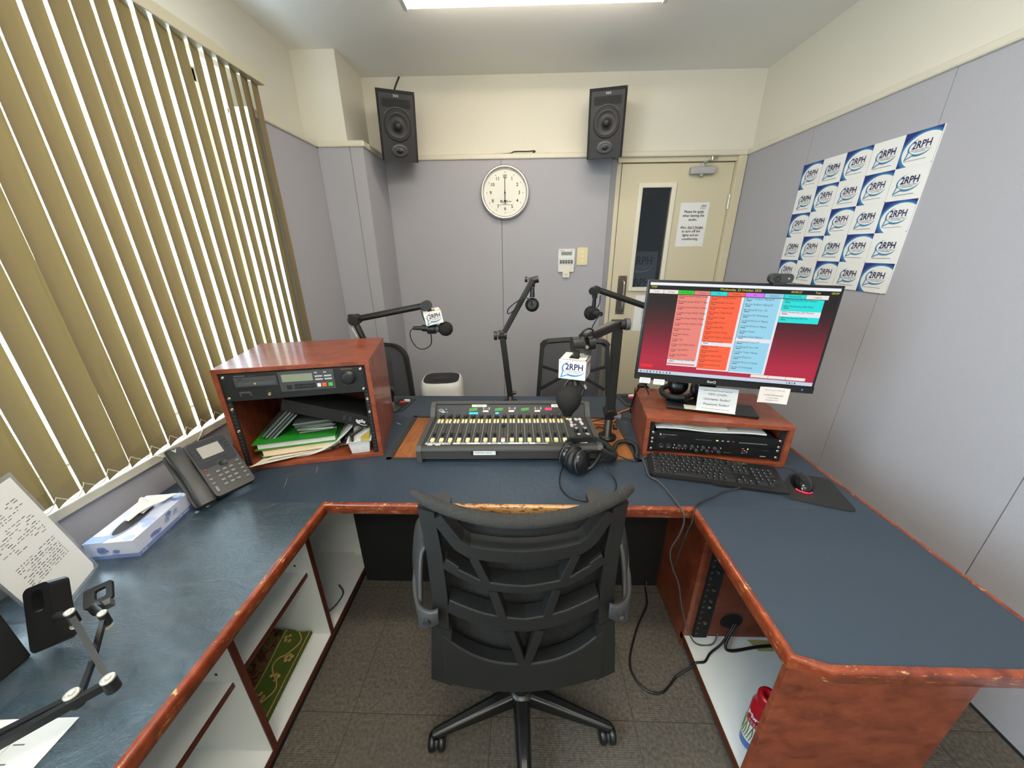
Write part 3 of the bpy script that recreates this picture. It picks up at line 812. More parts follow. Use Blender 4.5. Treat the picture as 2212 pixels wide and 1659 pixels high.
for k in range(5):
    uc = (k+.5)/5; vc = .5+.27*sin(uc*4*pi)*-.8
    for a in range(5):
        c_ = onm(min(max(uc+.03*cos(a*2*pi/5), .01), .99), min(max(vc+.12*sin(a*2*pi/5), .05), .95)); m.ball(c_, .0075, TAPG, n=8, k=4, sq=(1, 1, .25))
m.obj('border', t2)
tag(MB().tube([(-.90, 1.02, .067), (-.86, 1.06, .068), (-.835, 1.10, .067), (-.83, 1.16, .067), (-.87, 1.2, .067)], .004, MGREY, n=6).obj('shelf_cable'), 'grey cable curling from the far bay of the white shelves', 'cable')

# ------------------------------------------------------------------ modesty panel and right pedestal
m = MB(); m.box(-.78, .66, 1.285, 1.30, 0, .702, BLACK_M)
tag(m.obj('modesty_panel'), 'black panel closing the knee space under the console', 'panel')
t = thing('pedestal_cabinet', 'cherry wood pedestal with white base shelf under the right wing', 'cabinet', TR(.66, 0, 0))
def bd(name, x0, x1, y0, y1, z0, z1, m_=CHERRY, bev=.0012):
    m = MB(); m.box(x0, x1, y0, y1, z0, z1, m_); return m.obj(name, t, bevel=bev)
m = MB(); m.box(0.004, .47, .60, 1.0, .045, .068, WHITE_MEL); m.box(0, .004, .60, 1.02, .04, .069, MEL_EDGE); m.obj('base_shelf', t)
bd('kick_board', .03, .05, .60, 1.5, 0, .045, BLACK_M)
bd('end_panel', 0.0, .485, .583, .60, .0, .702)
bd('side_panel', 0.0, .018, 1.0, 1.60, .01, .702, CHERRY)
bd('divider', .018, .47, 1.0, 1.018, .045, .702, CHERRY_IN)
bd('outer_panel', .467, .485, .60, 1.6, .01, .702, CHERRY_IN)
bd('back_panel', .018, .467, 1.585, 1.60, .01, .702, CHERRY_IN)
m = MB(); m.box(.035, .09, .992, 1.0, .07, .702, BLACK_M)
for k in range(19): m.box(.042, .05, .9915, .992, .09+.03*k, .098+.03*k, MGREY)
for k in (3, 6, 7, 9, 12, 16, 18): m.cyl((.066, .992, .07+.03*k), (.066, .985, .07+.03*k), .006, STEEL if k % 2 == 0 else mat('brass', '#8d7a50', .4, metal=.8), n=10)
m.obj('rack_rail', t)
m = MB(); M_ = fr((.175, .9985, .16), (1, 0, 0), (0, 0, 1)); m.disc(.044, mat('hole_dark', '#0d0a08', .9), M_, n=28, sx=1, sy=.9); m.ring(.044, .047, CHERRY_IN, M_, n=28); m.obj('cable_hole', t)
# things in the pedestal
t = thing('spray_can', 'red capped white and green insect spray can on the white base shelf', 'spray can', TR(.735, .668, .069))
CANW = mat('can_white', '#d6d6cf', .25); CANR = mat('can_red', '#a3111c', .3); CANB = mat('can_blue', '#2b5da3', .3); CANG = mat('can_green', '#6d7436', .4)
m = MB(); m.lathe([(.030, 0), (.0325, .004), (.0325, .035)], CANB, n=28); m.lathe([(.0325, .035), (.0325, .185), (.026, .20)], CANW, n=28)
m.lathe([(.0328, .112), (.0328, .186), (.0262, .2005)], CANR, n=28)
for k in range(9):
    a = radians(-215+12*k); m.tube([(.033*cos(a-.1), .033*sin(a-.1), .045), (.0332*cos(a), .0332*sin(a), .075), (.033*cos(a+.12*(k % 3-1)), .033*sin(a+.12*(k % 3-1)), .112)], .0014, CANG, n=5)
m.obj('can', t)
m = MB(); Mc = TR(0, 0, 0)
for i, ch in enumerate('Mortein'):
    a = radians(-180+17*i); fx = fr((.0335*cos(a), .0335*sin(a), .150), (-sin(a), cos(a), 0), (0, 0, 1)); m.text(ch, .024, WHITE_P, fx, bold=.0008)
for j in range(3):
    for i in range(7):
        a = radians(-175+13*i); fx = fr((.0333*cos(a), .0333*sin(a), .128-.008*j), (-sin(a), cos(a), 0), (0, 0, 1)); m.rect(-.0028, .0028, -.002, .002, .0003, LGREY, fx)
m.obj('lettering', t)
m = MB(); m.lathe([(.0265, .200), (.0275, .204), (.0275, .232), (.024, .240), (.012, .241), (.011, .236), (0, .236)], CANR, n=28); m.obj('cap', t)
tag(MB().tube([(.85, .99, .16), (.80, .95, .10), (.82, .94, .075), (.95, .96, .074), (1.12, .97, .074)], .0055, BLACK, n=7).obj('power_cable'), 'thick black cable from the round hole along the base shelf', 'cable')
tag(MB().tube([(.84, .99, .155), (.79, .955, .10), (.735, .93, .075), (.70, .90, .073), (.665, .895, .073), (.648, .892, .05), (.60, .886, .009), (.56, .855, .006), (.52, .83, .006), (.475, .832, .006), (.44, .865, .006), (.432, .933, .006), (.498, 1.063, .006), (.575, 1.17, .006), (.59, 1.21, .006), (.60, 1.26, .006), (.61, 1.282, .03)], .0042, BLACK, n=7).obj('floor_cable'), 'black cable looping over the carpet beside the pedestal', 'cable')
m = MB(); m.prism([(.93, .945), (.985, .945), (1.0, .985), (.91, .985)], .0695, .0715, mat('stained_patch', '#a79a62', .9))
tag(m.obj('paper_scrap'), 'yellowed scrap lying at the back of the white base shelf', 'scrap')
# ------------------------------------------------------------------ left rack cabinet on the desk
LCM = fr((-1.110, 1.152, ZT), (.523, .119, 0), (-.119, .523, 0))
t = thing('rack_cabinet', 'cherry wood rack cabinet by the blind holding a disc player and folders', 'cabinet', LCM)
W_, D_, H_, T_ = .536, .392, .421, .017
def cab(t, W_, D_, H_, T_, depth_skew=0.0, back=True):
    for nm, a in (('bottom_panel', (0, W_, 0, D_, 0, T_)), ('top_panel', (0, W_, 0, D_, H_-T_, H_)), ('side_panel', (0, T_, 0, D_, T_, H_-T_)), ('side_panel', (W_-T_, W_, 0, D_, T_, H_-T_))):
        MB().box(*a, CHERRY).obj(nm, t, bevel=.0012)
    if back: MB().box(T_, W_-T_, D_-.008, D_, T_, H_-T_, CHERRY_IN).obj('back_panel', t)
cab(t, W_, D_, H_, T_)
for x0 in (T_+.0005, W_-T_-.0195):
    r = MB(); r.box(x0, x0+.019, .006, .0118, T_, H_-T_, BLACK_M)
    for k in range(24):
        z = T_+.012+k*.0155
        r.box(x0+.006, x0+.012, .0058, .006, z, z+.007, mat('slot_grey', '#3a3a3a', .6))  # rail slots as flat dark grey boxes
    r.obj('rack_rail', t)
for (x, z) in ((.028, .262), (.028, .17), (.5085, .262), (.5085, .205)):
    MB().lathe([(.0065, 0), (.006, .002), (.0025, .003), (.0025, .001), (0, .001)], STEEL, fr((x, .0055, z), (1, 0, 0), (0, 0, 1)), n=12).obj('cage_screw', t)
# disc player
FACE = mat('player_face', '#121314', .5); FACE2 = mat('player_panel', '#3d3f42', .45)
P0 = (.0265, .509); z0, z1 = .296, .401
t = thing('disc_player', 'black rack disc player with a grey display at the cabinet top', 'player', LCM @ TR(0, 0, 0))
m = MB(); m.box(P0[0], P0[1], .0, .0055, z0, z1, FACE); m.box(.05, .485, .0126, .30, z0+.004, z1-.004, BLACK_M); m.box(.04, .495, .0055, .0126, z0+.006, z1-.006, BLACK_M); m.obj('chassis', t)
F = fr((0, -.0004, 0), (1, 0, 0), (0, 0, 1))
m = MB(); m.box(.066, .208, .349, .386, -.002, .002, FACE2, F); m.box(.077, .202, .354, .368, .002, .004, mat('tray_grey', '#484a4d', .4), F); m.rect(.08, .093, .377, .3805, .0022, INK, F); m.rect(.13, .137, .358, .364, .0044, mat('disc_mark', '#b9a05c', .5), F); m.obj('disc_tray', t, bevel=.0008)
m = MB(); m.box(.073, .112, .325, .3305, -.002, .002, MGREY, F); m.box(.073, .078, .314, .3305, -.002, .002, MGREY, F); m.box(.107, .112, .314, .3305, -.002, .002, MGREY, F); m.obj('bracket_mark', t)
m = MB(); m.box(.213, .405, .320, .397, -.002, .0015, FACE2, F); m.obj('control_panel', t, bevel=.0008)
m = MB(); m.box(.224, .330, .358, .387, .0015, .003, mat('lcd_green', '#858b77', .2), F); m.obj('display', t)
m = MB(); m.box(.235, .251, .329, .345, .0015, .004, BLACK, F); m.obj('menu_key', t, bevel=.001)
for i in range(7):
    for j in range(2): MB().box(.262+.0105*i, .270+.0105*i, .329+.0105*j, .336+.0105*j, .0015, .0035, BLACK, F).obj('number_key', t)
for i in range(2):
    for j, zz in enumerate((.358, .370, .385)):
        xx = .338+.032*i
        MB().box(xx, xx+(.026 if j < 2 else .010), zz, zz+(.006 if j < 2 else .005), .0015, .0035, LGREY, F).obj('function_key', t)
for xx, wd, c in ((.341, .013, WHITE_P), (.358, .016, mat('key_orange', '#d5602c', .4)), (.380, .016, mat('key_green', '#4aa544', .4))): MB().box(xx, xx+wd, .331, .345, .0015, .005, c, F).obj('transport_key', t, bevel=.001)
MB().lathe([(.027, 0), (.027, .003), (.0235, .003), (.0225, .012), (.018, .0135), (0, .0125)], BLACK, F @ TR(.453, .358, .0005), n=32).obj('jog_dial', t)
MB().lathe([(.006, 0), (.006, .003), (.0035, .003), (.003, .0005), (0, .0005)], mat('brass_jack', '#b3a372', .3, metal=.9), F @ TR(.171, .316, .0005), n=16).obj('headphone_socket', t)
m = MB(); m.text('PROFESSIONAL', .0055, LGREY, F, x=.088, y=.3915, z=.001); m.text('PROFESSIONAL', .006, mat('gold_print', '#a08d55', .5), F, x=.452, y=.393, z=.001); m.rect(.115, .14, .390, .392, .001, MGREY, F); m.rect(.163, .18, .327, .3285, .001, MGREY, F); m.rect(.43, .444, .3265, .328, .001, MGREY, F); m.rect(.452, .473, .3265, .328, .001, MGREY, F); m.obj('lettering', t)
for x in (.034, .502):
    for z in (z0+.012, z1-.012): MB().lathe([(.0062, 0), (.0058, .0018), (.002, .0026), (0, .001)], STEEL, F @ TR(x, z, .0005), n=12).obj('rack_screw', t)
# half fallen black unit
MU = LCM @ Matrix.Translation((.487, .030, .120)) @ Matrix.Rotation(radians(20), 4, 'Y')
t = thing('rack_unit', 'black audio unit slumped at a slant inside the left rack cabinet', 'audio unit', MU)
m = MB(); m.box(-.33, .0, .0, .16, 0, .050, BLACK_M); m.obj('case', t, bevel=.002)
F2 = fr((0, -.0006, 0), (1, 0, 0), (0, 0, 1))
m = MB(); m.text('agile', .021, WHITE_P, F2, x=-.036, y=.026, bold=.0006); m.obj('lettering', t)
m = MB(); m.tube([(-.050, -.001, .016), (-.028, -.001, .010), (-.008, -.001, .013)], .0011, WHITE_P, n=5); m.obj('swoosh', t)
for x in (-.105, -.082): MB().rect(x, x+.010, .016, .036, .0006, DGREY, F2).obj('socket_mark', t)
# folders, papers and disc cases
GREENF = mat('folder_green', '#1f7e22', .55); BLKF = mat('folder_black', '#141416', .4); PINK = mat('cover_pink', '#a25f4c', .6); PGS = mat('page_edges', '#d8cba8', .9)
z = T_
t = thing('paper_sheets', 'loose cream sheets hanging over the bottom of the left cabinet', 'papers', LCM @ TR(.205, .105, z+.002, rz=8))
m = MB(); m.slab(lambda u, v: (-.12+.30*u-.05*(1-v), -.130+.085*u+.20*v, .0015+.02*(1-v)**3*(1-u)+.001*sin(u*5)), 12, 10, (0, 0, .0012), PAPER_W); m.obj('sheet', t)
m = MB(); m.slab(lambda u, v: (-.10+.30*u-.02*(1-v), -.095+.06*u+.17*v, .0042+.018*(1-v)**3*(1-u)), 12, 10, (0, 0, .0012), PAPER); m.obj('sheet', t)
t = thing('green_folder', 'thin green folder at the bottom of the paper pile', 'folder', LCM @ TR(.155, .15, z+.0075, rz=5))
m = MB(); m.box(-.11, .12, -.10, .15, 0, .0015, GREENF); m.box(-.105, .115, -.095, .15, .0016, .009, PGS); m.box(-.11, .12, -.10, .15, .0091, .0105, GREENF); m.obj('cover', t)
t = thing('pink_book', 'thick pad of cream pages with a pinkish cover under the green binder', 'book', LCM @ TR(.20, .155, z+.0182, rz=7))
MB().box(-.14, .145, -.11, .13, 0.0015, .0265, PGS).obj('pages', t); m = MB(); m.box(-.142, .147, -.112, .13, .0266, .029, PINK); m.box(-.142, .147, -.112, .13, 0, .0014, PINK); m.obj('cover', t)
m = MB(); 
t = thing('green_binder', 'bright green binder lying on the paper pile in the cabinet', 'binder', LCM @ TR(.188, .16, z+.0472, rz=4))
m = MB(); m.box(-.15, .155, -.12, .14, 0, .003, GREENF); m.box(.152, .155, -.12, .14, 0, .030, GREENF); m.prism([(-.155, -.122), (.155, -.122), (.155, .142), (-.155, .142)], .027, .030, GREENF); m.obj('cover', t)
MB().box(-.14, .148, -.112, .13, .0032, .024, PAPER).obj('pages', t)
t = thing('black_folder', 'black folder with clipped papers sloping beside the green binder', 'folder', LCM @ TR(.385, .17, z+.048, rz=6, ry=-30))
m = MB(); m.box(-.085, .07, -.11, .13, 0, .003, BLKF); m.box(-.085, -.045, -.115, -.05, .003, .008, BLKF); m.obj('cover', t, bevel=.001)
m = MB(); m.box(-.02, .07, -.10, .12, .0035, .0055, mat('sleeve_grey', '#8c9092', .3)); m.box(.0, .06, -.02, .10, .006, .0068, PAPER); m.obj('sheet', t)
m = MB(); m.slab(lambda u, v: (.19+.235*u, .03+.22*v, z+.0025+.115*u**2.2), 12, 6, (0, 0, .001), PAPER)
tag(m.obj('curled_sheet'), 'white sheet curling up under the black folder in the cabinet', 'papers', M=LCM)
CASE = mat('cd_case', '#586060', .15); CASE2 = mat('cd_spine', '#7f8683', .35)
def cd_case(M, label, group, c2=CASE2):
    t = thing('disc_case', label, 'disc case', M, group)
    MB().box(-.071, .071, -.062, .062, 0, .0088, CASE).obj('case', t, bevel=.0012)
    MB().box(-.0715, .0715, -.0628, -.0605, .0022, .0062, c2).obj('spine', t)
zz = z+.0462+.0305
g = 'disc cases in the rack cabinet'
for k in range(6):
    cd_case(LCM @ TR(.265+.004*(k % 2)-.003*k, .155-.003*k, zz+.004+.0091*k, rz=(6, -3, 9, 2, 12, 5)[k], ry=-1), ('clear disc case at the bottom of the flat stack', 'second disc case from the bottom of the flat stack', 'third disc case up in the flat stack', 'fourth disc case up in the flat stack', 'second disc case from the top of the flat stack', 'disc case on top of the flat stack')[k], g, (CASE2, WHITE_P, CASE2, mat('spine_green', '#7c8d78', .4), MGREY, CASE2)[k])
for k in range(4):
    cd_case(LCM @ TR(.112+.0105*k, .14, zz+.0575-.006*k, rz=12) @ TR(0, 0, 0, ry=-42), ('leftmost disc case leaning above the green binder', 'second disc case of the four leaning in the cabinet', 'third disc case of the four leaning in the cabinet', 'rightmost disc case of the leaning four')[k], g, (MGREY, CASE2, MGREY, CASE2)[k])
# white basket of papers
t = thing('basket', 'small white plastic basket of papers in the right of the rack cabinet', 'basket', LCM @ TR(.443, .068, T_+.0005, rz=3))
m = MB(); bw = mat('basket_white', '#d8d8d6', .4)
def taper(w0, d0, w1, d1, h, th):
    for sx, sy in ((1, 0), (-1, 0), (0, 1), (0, -1)):
        if sx: m.add([(sx*w0/2, -d0/2, 0), (sx*w0/2, d0/2, 0), (sx*w1/2, d1/2, h), (sx*w1/2, -d1/2, h), (sx*(w0/2-th), -d0/2, 0), (sx*(w0/2-th), d0/2, 0), (sx*(w1/2-th), d1/2, h), (sx*(w1/2-th), -d1/2, h)], [(0,1,2,3),(4,5,6,7),(0,1,5,4),(3,2,6,7),(0,3,7,4),(1,2,6,5)], bw)
        else: m.add([(-w0/2, sy*d0/2, 0), (w0/2, sy*d0/2, 0), (w1/2, sy*d1/2, h), (-w1/2, sy*d1/2, h), (-w0/2, sy*(d0/2-th), 0), (w0/2, sy*(d0/2-th), 0), (w1/2, sy*(d1/2-th), h), (-w1/2, sy*(d1/2-th), h)], [(0,1,2,3),(4,5,6,7),(0,1,5,4),(3,2,6,7),(0,3,7,4),(1,2,6,5)], bw)
m.box(-.034, .034, -.05, .05, .003, .005, bw)
taper(.070, .105, .086, .122, .058, .002)
for k in range(9):
    x = -.03+.0075*k; m.box(x-.0018, x+.0018, -.0575, -.0555, .012, .045, bw)
m.obj('body', t)
MB().tube([(-.046, -.064, .058), (.046, -.064, .058), (.046, .064, .058), (-.046, .064, .058)], .0032, bw, n=6, closed=True, smooth_k=1).obj('rim', t)
tag(MB().slab(lambda u, v: (-.030+.030*u, -.020+.05*v+.012*u, .012+.070*v+.012*u), 5, 5, (.0, .001, 0), PAPER).obj('white_slip'), 'white folded slip standing in the white basket', 'papers', M=LCM @ TR(.443, .068, T_+.0005, rz=3))
tag(MB().slab(lambda u, v: (-.002+.036*u, -.030+.07*v, .022+.045*v+.012*u), 5, 5, (0, .001, 0), mat('yellow_paper', '#c9b04e', .7)).obj('yellow_slip'), 'yellow paper lying in the white basket', 'papers', M=LCM @ TR(.443, .068, T_+.0005, rz=3))
tag(MB().slab(lambda u, v: (-.025+.06*u, .005+.05*v, .045+.055*v+.02*u*v), 5, 5, (0, .001, 0), PAPER).obj('grey_slip'), 'grey white sheet folded at the back of the white basket', 'papers', M=LCM @ TR(.443, .068, T_+.0005, rz=3))
tag(MB().cyl((-.022, -.05, .012), (-.036, -.030, .085), .0032, BLACK, n=8).obj('pen'), 'dark pen standing in the white basket', 'pen', M=LCM @ TR(.443, .068, T_+.0005, rz=3))

# ------------------------------------------------------------------ desk telephone
pr = V((.497, .868, 0)); pb = V((-.868*.766, .497*.766, .643)); po_ = V((-1.0155, 1.0125, ZT+.028))
PM = fr(po_, pr, pb)
t = thing('desk_phone', 'dark grey office telephone tilted on its stand in front of the blind', 'telephone', PM)
PH = mat('phone_body', '#2e2e2d', .45); PHG = mat('phone_gloss', '#34363a', .06); KEYM = mat('phone_key', '#787672', .45)
m = MB(); m.prism(rrect(.122, .228, .014, cy=.112), -.022, 0, PH); m.obj('body', t, bevel=.004)
m = MB(); m.prism(rrect(.112, .108, .012, cy=.166), 0, .002, PHG); m.obj('face_panel', t, bevel=.001)
MB().box(-.034, .03, .150, .198, .002, .0028, mat('phone_lcd', '#a49f98', .25)).obj('display', t)
for sx in (-1, 1):
    for k in range(3): MB().box(sx*.047-.005, sx*.047+.005, .157+.013*k+(.012 if sx > 0 else 0), .164+.013*k+(.012 if sx > 0 else 0), .002, .0034, BLACK).obj('line_key', t)
for k in range(3): MB().box(-.034+.025*k, -.019+.025*k, .134, .140, .002, .0034, BLACK).obj('soft_key', t)
MB().lathe([(.0155, 0), (.0155, .004), (.013, .005), (.0125, .0035), (0, .0035)], CHROME if False else DGREY, TR(.008, .108, .001), n=24).obj('navigation_key', t)
MB().lathe([(.0165, 0), (.0165, .002), (.0157, .002), (.0157, 0)], STEEL, TR(.008, .108, .001), n=24).obj('navigation_ring', t)
for j in range(4):
    for i in range(3): MB().box(-.018+.0195*i-.006, -.018+.0195*i+.006, .086-.0185*j-.004, .086-.0185*j+.004, 0, .003, KEYM).obj('dial_key', t, bevel=.001)
for j in range(5): MB().box(.042, .052, .098-.018*j-.003, .098-.018*j+.003, 0, .003, KEYM).obj('side_key', t, bevel=.001)
for j in range(3): MB().box(-.052, -.042, .085-.018*j-.003, .085-.018*j+.003, 0, .003, KEYM).obj('side_key', t, bevel=.001)
MB().box(-.051, -.043, .014, .036, 0, .0035, KEYM).obj('volume_key', t, bevel=.001)
MB().lathe([(.005, 0), (.005, .003), (0, .004)], mat('key_red', '#8a4a44', .5), TR(-.046, .106, 0), n=12).obj('hold_key', t)
# cradle and handset on the viewer's left
m = MB(); m.prism(rrect(.062, .222, .012, cx=-.089, cy=.108), -.03, -.012, PH); m.obj('cradle', t, bevel=.003)
def hs(u, v):
    y = -.006+.218*u
    return y
m = MB(); pts = [(-.090, -.012, .006), (-.090, .03, .010), (-.090, .075, .015), (-.090, .108, .016), (-.090, .14, .015), (-.090, .185, .011), (-.090, .22, .006)]
n = 7; vs = []
ws = [.046, .050, .044, .042, .044, .051, .046]; hs_ = [.028, .034, .022, .020, .022, .034, .028]
secs = []
for i, p in enumerate(pts):
    for a in range(16):
        th = 2*pi*a/16; cx_ = abs(cos(th))**.5*(1 if cos(th) > 0 else -1); sx_ = abs(sin(th))**.5*(1 if sin(th) > 0 else -1)
        secs.append((p[0]+ws[i]/2*cx_, p[1], p[2]+hs_[i]/2*sx_))
fs = [(i*16+a, i*16+(a+1) % 16, (i+1)*16+(a+1) % 16, (i+1)*16+a) for i in range(n-1) for a in range(16)]
m.add(secs, [tuple(reversed(f)) for f in fs], PH, None, True); m.add(secs, [tuple(range(16)), tuple((n-1)*16+a for a in range(15, -1, -1))], PH); m.obj('handset', t, bevel=.0)
MB().text('V', .016, LGREY, TR(-.09, .205, .0262), bold=.001).obj('badge', t)
m = MB(); pz = PM.inverted()
def wp(x, y, z): return tuple(pz @ V((x, y, z)))
m.add([wp(-1.05, 1.01, ZT+.001), wp(-1.10, 1.04, ZT+.001), wp(-1.16, 1.14, ZT+.001), wp(-1.11, 1.14, ZT+.001), (-.05, .02, -.022), (-.10, .02, -.028), (-.06, .17, -.022), (.04, .17, -.022)], [(0,1,2,3),(4,5,6,7),(0,1,5,4),(1,2,6,5),(2,3,7,6),(3,0,4,7)], PH); m.obj('stand', t)
m = MB()
cc = []
A0 = V((-1.078, .942, ZT+.0105)); A1 = V((-1.150, .950, ZT+.0105))
for q in range(241):
    u = q/240; c_ = A0.lerp(A1, u); th = u*2*pi*22
    dx = (A1-A0).normalized(); nx_ = V((-dx.y, dx.x, 0))
    cc.append(wp(*(c_+nx_*.0065*cos(th)+V((0, 0, .0065*sin(th))))))
m.tube(cc, .0021, BLACK, n=5, smooth_k=1); m.obj('coiled_cord', t)

# ------------------------------------------------------------------ tissue box
TBM = fr((-1.172, .832, ZT), (.125, .019, 0), (-.03, .21, 0))
t = thing('tissue_box', 'pale blue and white tissue box with a tissue pulled out', 'tissue box', TBM)
TBW = mat('tissue_box_white', '#c9cde0', .35); TBB = mat('tissue_box_blue', '#7587bb', .35); TBL = mat('tissue_box_light', '#a9b7da', .35)
bx, by, bz = .126, .212, .056
m = MB(); m.box(-bx/2, bx/2, -by/2, by/2, 0, bz, TBW)
rb = random.Random(3)
for (Mx, w_, h_) in ((fr((0, -by/2-.0004, 0), (1, 0, 0), (0, 0, 1)), bx, bz), (fr((bx/2+.0004, 0, 0), (0, 1, 0), (0, 0, 1)), by, bz)):
    m.rect(-w_/2, w_/2, 0, .012, .0, TBB, Mx)
    for k in range(5 if w_ > .15 else 3):
        cx = -w_/2+.02+(w_-.04)*rb.random(); cy = .022+.026*rb.random()
        P = clip_rect(ell(cx, cy, .009+.006*rb.random(), .006, 14), -w_/2, w_/2, .012, bz); m.poly([(p[0], p[1], .0003) for p in P], rb.choice((TBL, TBB)), Mx)
        for a in range(5): m.rect(cx-.012+.004*a, cx-.011+.004*a, cy-.012, cy-.004+.002*a, .0004, MBLUE if a % 2 else TBB, Mx)
m.text('Classic', .010, WHITE_P, fr((0, -by/2-.0008, 0), (1, 0, 0), (0, 0, 1)), x=.03, y=.006) if False else None
m.text('100', .010, WHITE_P, fr((bx/2+.0004, 0, 0), (0, 1, 0), (0, 0, 1)), x=.05, y=.006, z=.0005); m.rect(.062, .085, .003, .009, .0005, TBL, fr((bx/2+.0004, 0, 0), (0, 1, 0), (0, 0, 1)))
m.text('Soft', .011, WHITE_P, fr((bx/2+.0004, 0, 0), (0, 1, 0), (0, 0, 1)), x=-.088, y=.006, z=.0005)
Mt = TR(0, 0, bz+.0004)
for k in range(16):
    cx = (rb.random()-.5)*(bx-.02); cy = (rb.random()-.5)*(by-.02)
    P = clip_rect(ell(cx, cy, .008+.014*rb.random(), .006+.010*rb.random(), 16), -bx/2, bx/2, -by/2, by/2); m.poly([(p[0], p[1], .0001*k/4) for p in P], rb.choice((TBL, TBB, TBL, WHITE_P)), Mt)
m.rect(-bx/2, -bx/2+.05, -by/2, -by/2+.028, .0007, TBB, Mt)
m.obj('carton', t)
m = MB(); m.poly([(p[0], p[1], .0014) for p in ell(-.006, -.018, .022, .062, 30)], mat('opening_dark', '#3b332d', .9), Mt); m.ring(.021, .024, TBB, Mt @ TR(-.006, -.018, .0012) @ Matrix.Diagonal((1.05, 2.9, 1, 1)), n=30); m.obj('opening', t)
TIS = mat('tissue_white', '#e2dfd8', .9)
m = MB()
m.slab(lambda u, v: (-.018+.060*u*(.35+.65*v)+.010*v, -.03+.125*v, bz+.002+.030*sin(pi*min(1, v*.85+.1))*(.35+.65*abs(sin(u*5+v*2)))*(1-.35*u)+.006*u), 14, 14, (0, 0, .0008), TIS)
m.slab(lambda u, v: (-.028+.040*u, .012+.05*v-.012*u, bz+.004+.040*sin(pi*v)*(1-abs(2*u-1))*.9+.006), 8, 10, (0, 0, .0008), TIS)
m.obj('tissue', t)

# ------------------------------------------------------------------ paper in a clear stand, phone rig and the dark panel at the left edge
DM = fr((-1.1315, .612, .749), (-.42, .90, 0), (-.156, -.073, .985))
t = thing('document_stand', 'clear acrylic stand holding a white printed sheet at the left edge', 'document stand', DM)
ACR = mat('clear_acrylic', '#aeb4b4', .08); ACR.node_tree.nodes['Principled BSDF'].inputs['Alpha'].default_value = .35
m = MB(); m.box(-.092, .098, -.006, .32, -.004, -.0015, ACR); m.obj('back_plate', t)
m = MB(); m.box(-.06, .06, -.0085, -.006, -.09, -.0015, ACR); m.box(-.06, .06, -.0085, .16, -.092, -.0895, ACR) if False else None; m.obj('foot', t)
m = MB(); m.prism([(-.088, 0), (.080, 0), (.088, .012), (.088, .31), (-.088, .31)], -.0012, -.0004, PAPER); m.obj('sheet', t)
rt = random.Random(11); m = MB()
for blk in (.085, .165, .235):
    for k in range(10 if blk < .2 else 6):
        y = blk+.0062*k; x = -.052
        while x < .062:
            d_ = .004+.010*rt.random()
            if rt.random() < (.55 if blk > .1 else .85): m.rect(x, min(x+d_, .065), y-.0008, y+.0008, -.0001, INK if rt.random() < .5 else INKG)
            x += d_+.004
for k, y in enumerate((.032, .040, .048, .056)):
    m.rect(-.07, -.070+.012*(1+k % 2), y-.0008, y+.0008, -.0001, INK)
m.obj('lettering', t)
# phone rig
t = thing('phone_rig', 'black jointed phone mount with silver knobs on the window side desk', 'phone mount', TR(-1.0, .1, ZT))
RIG = mat('rig_black', '#161617', .38); KN = mat('knob_silver', '#d2ccbc', .32, metal=.6)
def wtube(pts, r, m_, name, flat=None, n=10, sk=1, parent=t, bevel=0):
    m = MB(); m.tube(pts, r, m_, n=n, smooth_k=sk, flat=flat); return m.obj(name, parent, world=True, bevel=bevel)
k1, k2, k3, k4 = V((-.770, .395, .80)), V((-.809, .370, .80)), V((-.905, .470, .870)), V((-.861, .483, .850))
e1, e2 = V((-1.005, .150, .80)), V((-1.035, .172, .80))
wtube([k1, e1], .01, RIG, 'arm', flat=(.010, .016)); wtube([k2, e2], .01, RIG, 'arm', flat=(.010, .016))
wtube([k1+V((0, 0, -.012)), k3], .01, RIG, 'link', flat=(.009, .011)); wtube([k2+V((0, 0, -.014)), V((-.845, .43, .80)), k4], .01, RIG, 'link', flat=(.008, .010))
wtube([k3, V((-.965, .485, .845))], .009, RIG, 'link'); wtube([k4, V((-.90, .50, .855))], .007, RIG, 'link')
for p, r in ((k1, .0112), (k2, .0112), (k3, .0085), (k4, .0078)):
    m = MB(); m.cyl(p+V((0, 0, -.018)), p+V((0, 0, .009)), r, RIG, n=20); m.obj('joint', t, world=True)
    m = MB(); m.lathe([(r*.97, 0), (r*.97, .003), (r*.86, .0042), (r*.30, .0042), (r*.28, .002), (0, .002)], KN, Matrix.Translation(p+V((0, 0, .0092))), n=24); m.obj('knob', t, world=True)
for p in (k3, k4): m = MB(); m.cyl(p+V((.002, -.003, -.024)), p+V((.002, -.003, -.021)), .0085, KN, n=18); m.obj('ring', t, world=True)
# slotted holder
bu = V((-.055, .067, .11)).normalized(); bx_ = V((.74, .20, .25)); bx_ = (bx_-bu*bx_.dot(bu)).normalized()
HM = Matrix.Identity(4); bz_ = bx_.cross(bu)
for i in range(3): HM[i][0] = bx_[i]; HM[i][1] = bu[i]; HM[i][2] = bz_[i]; HM[i][3] = (-1.010, .484, .765)[i]
m = MB(HM)
out = rrect(.056, .135, .013, cy=.062); inn_ = rrect(.025, .046, .0115, cy=.095)
def frame_prism(m, out, inn, z0, z1, m_):
    n = len(out); k = len(inn)
    vs = [(p[0], p[1], z0) for p in out]+[(p[0], p[1], z0) for p in inn]+[(p[0], p[1], z1) for p in out]+[(p[0], p[1], z1) for p in inn]
    fs = []
    for i in range(n):
        j = (i+1) % n
        fs += [(i, n+i, n+j, j), (2*n+i, 2*n+j, 3*n+j, 3*n+i), (i, j, 2*n+j, 2*n+i), (n+i, 3*n+i, 3*n+j, n+j)]
    m.add(vs, fs, m_)
frame_prism(m, out, inn_, -.018, .018, RIG); m.obj('slotted_holder', t, world=True)
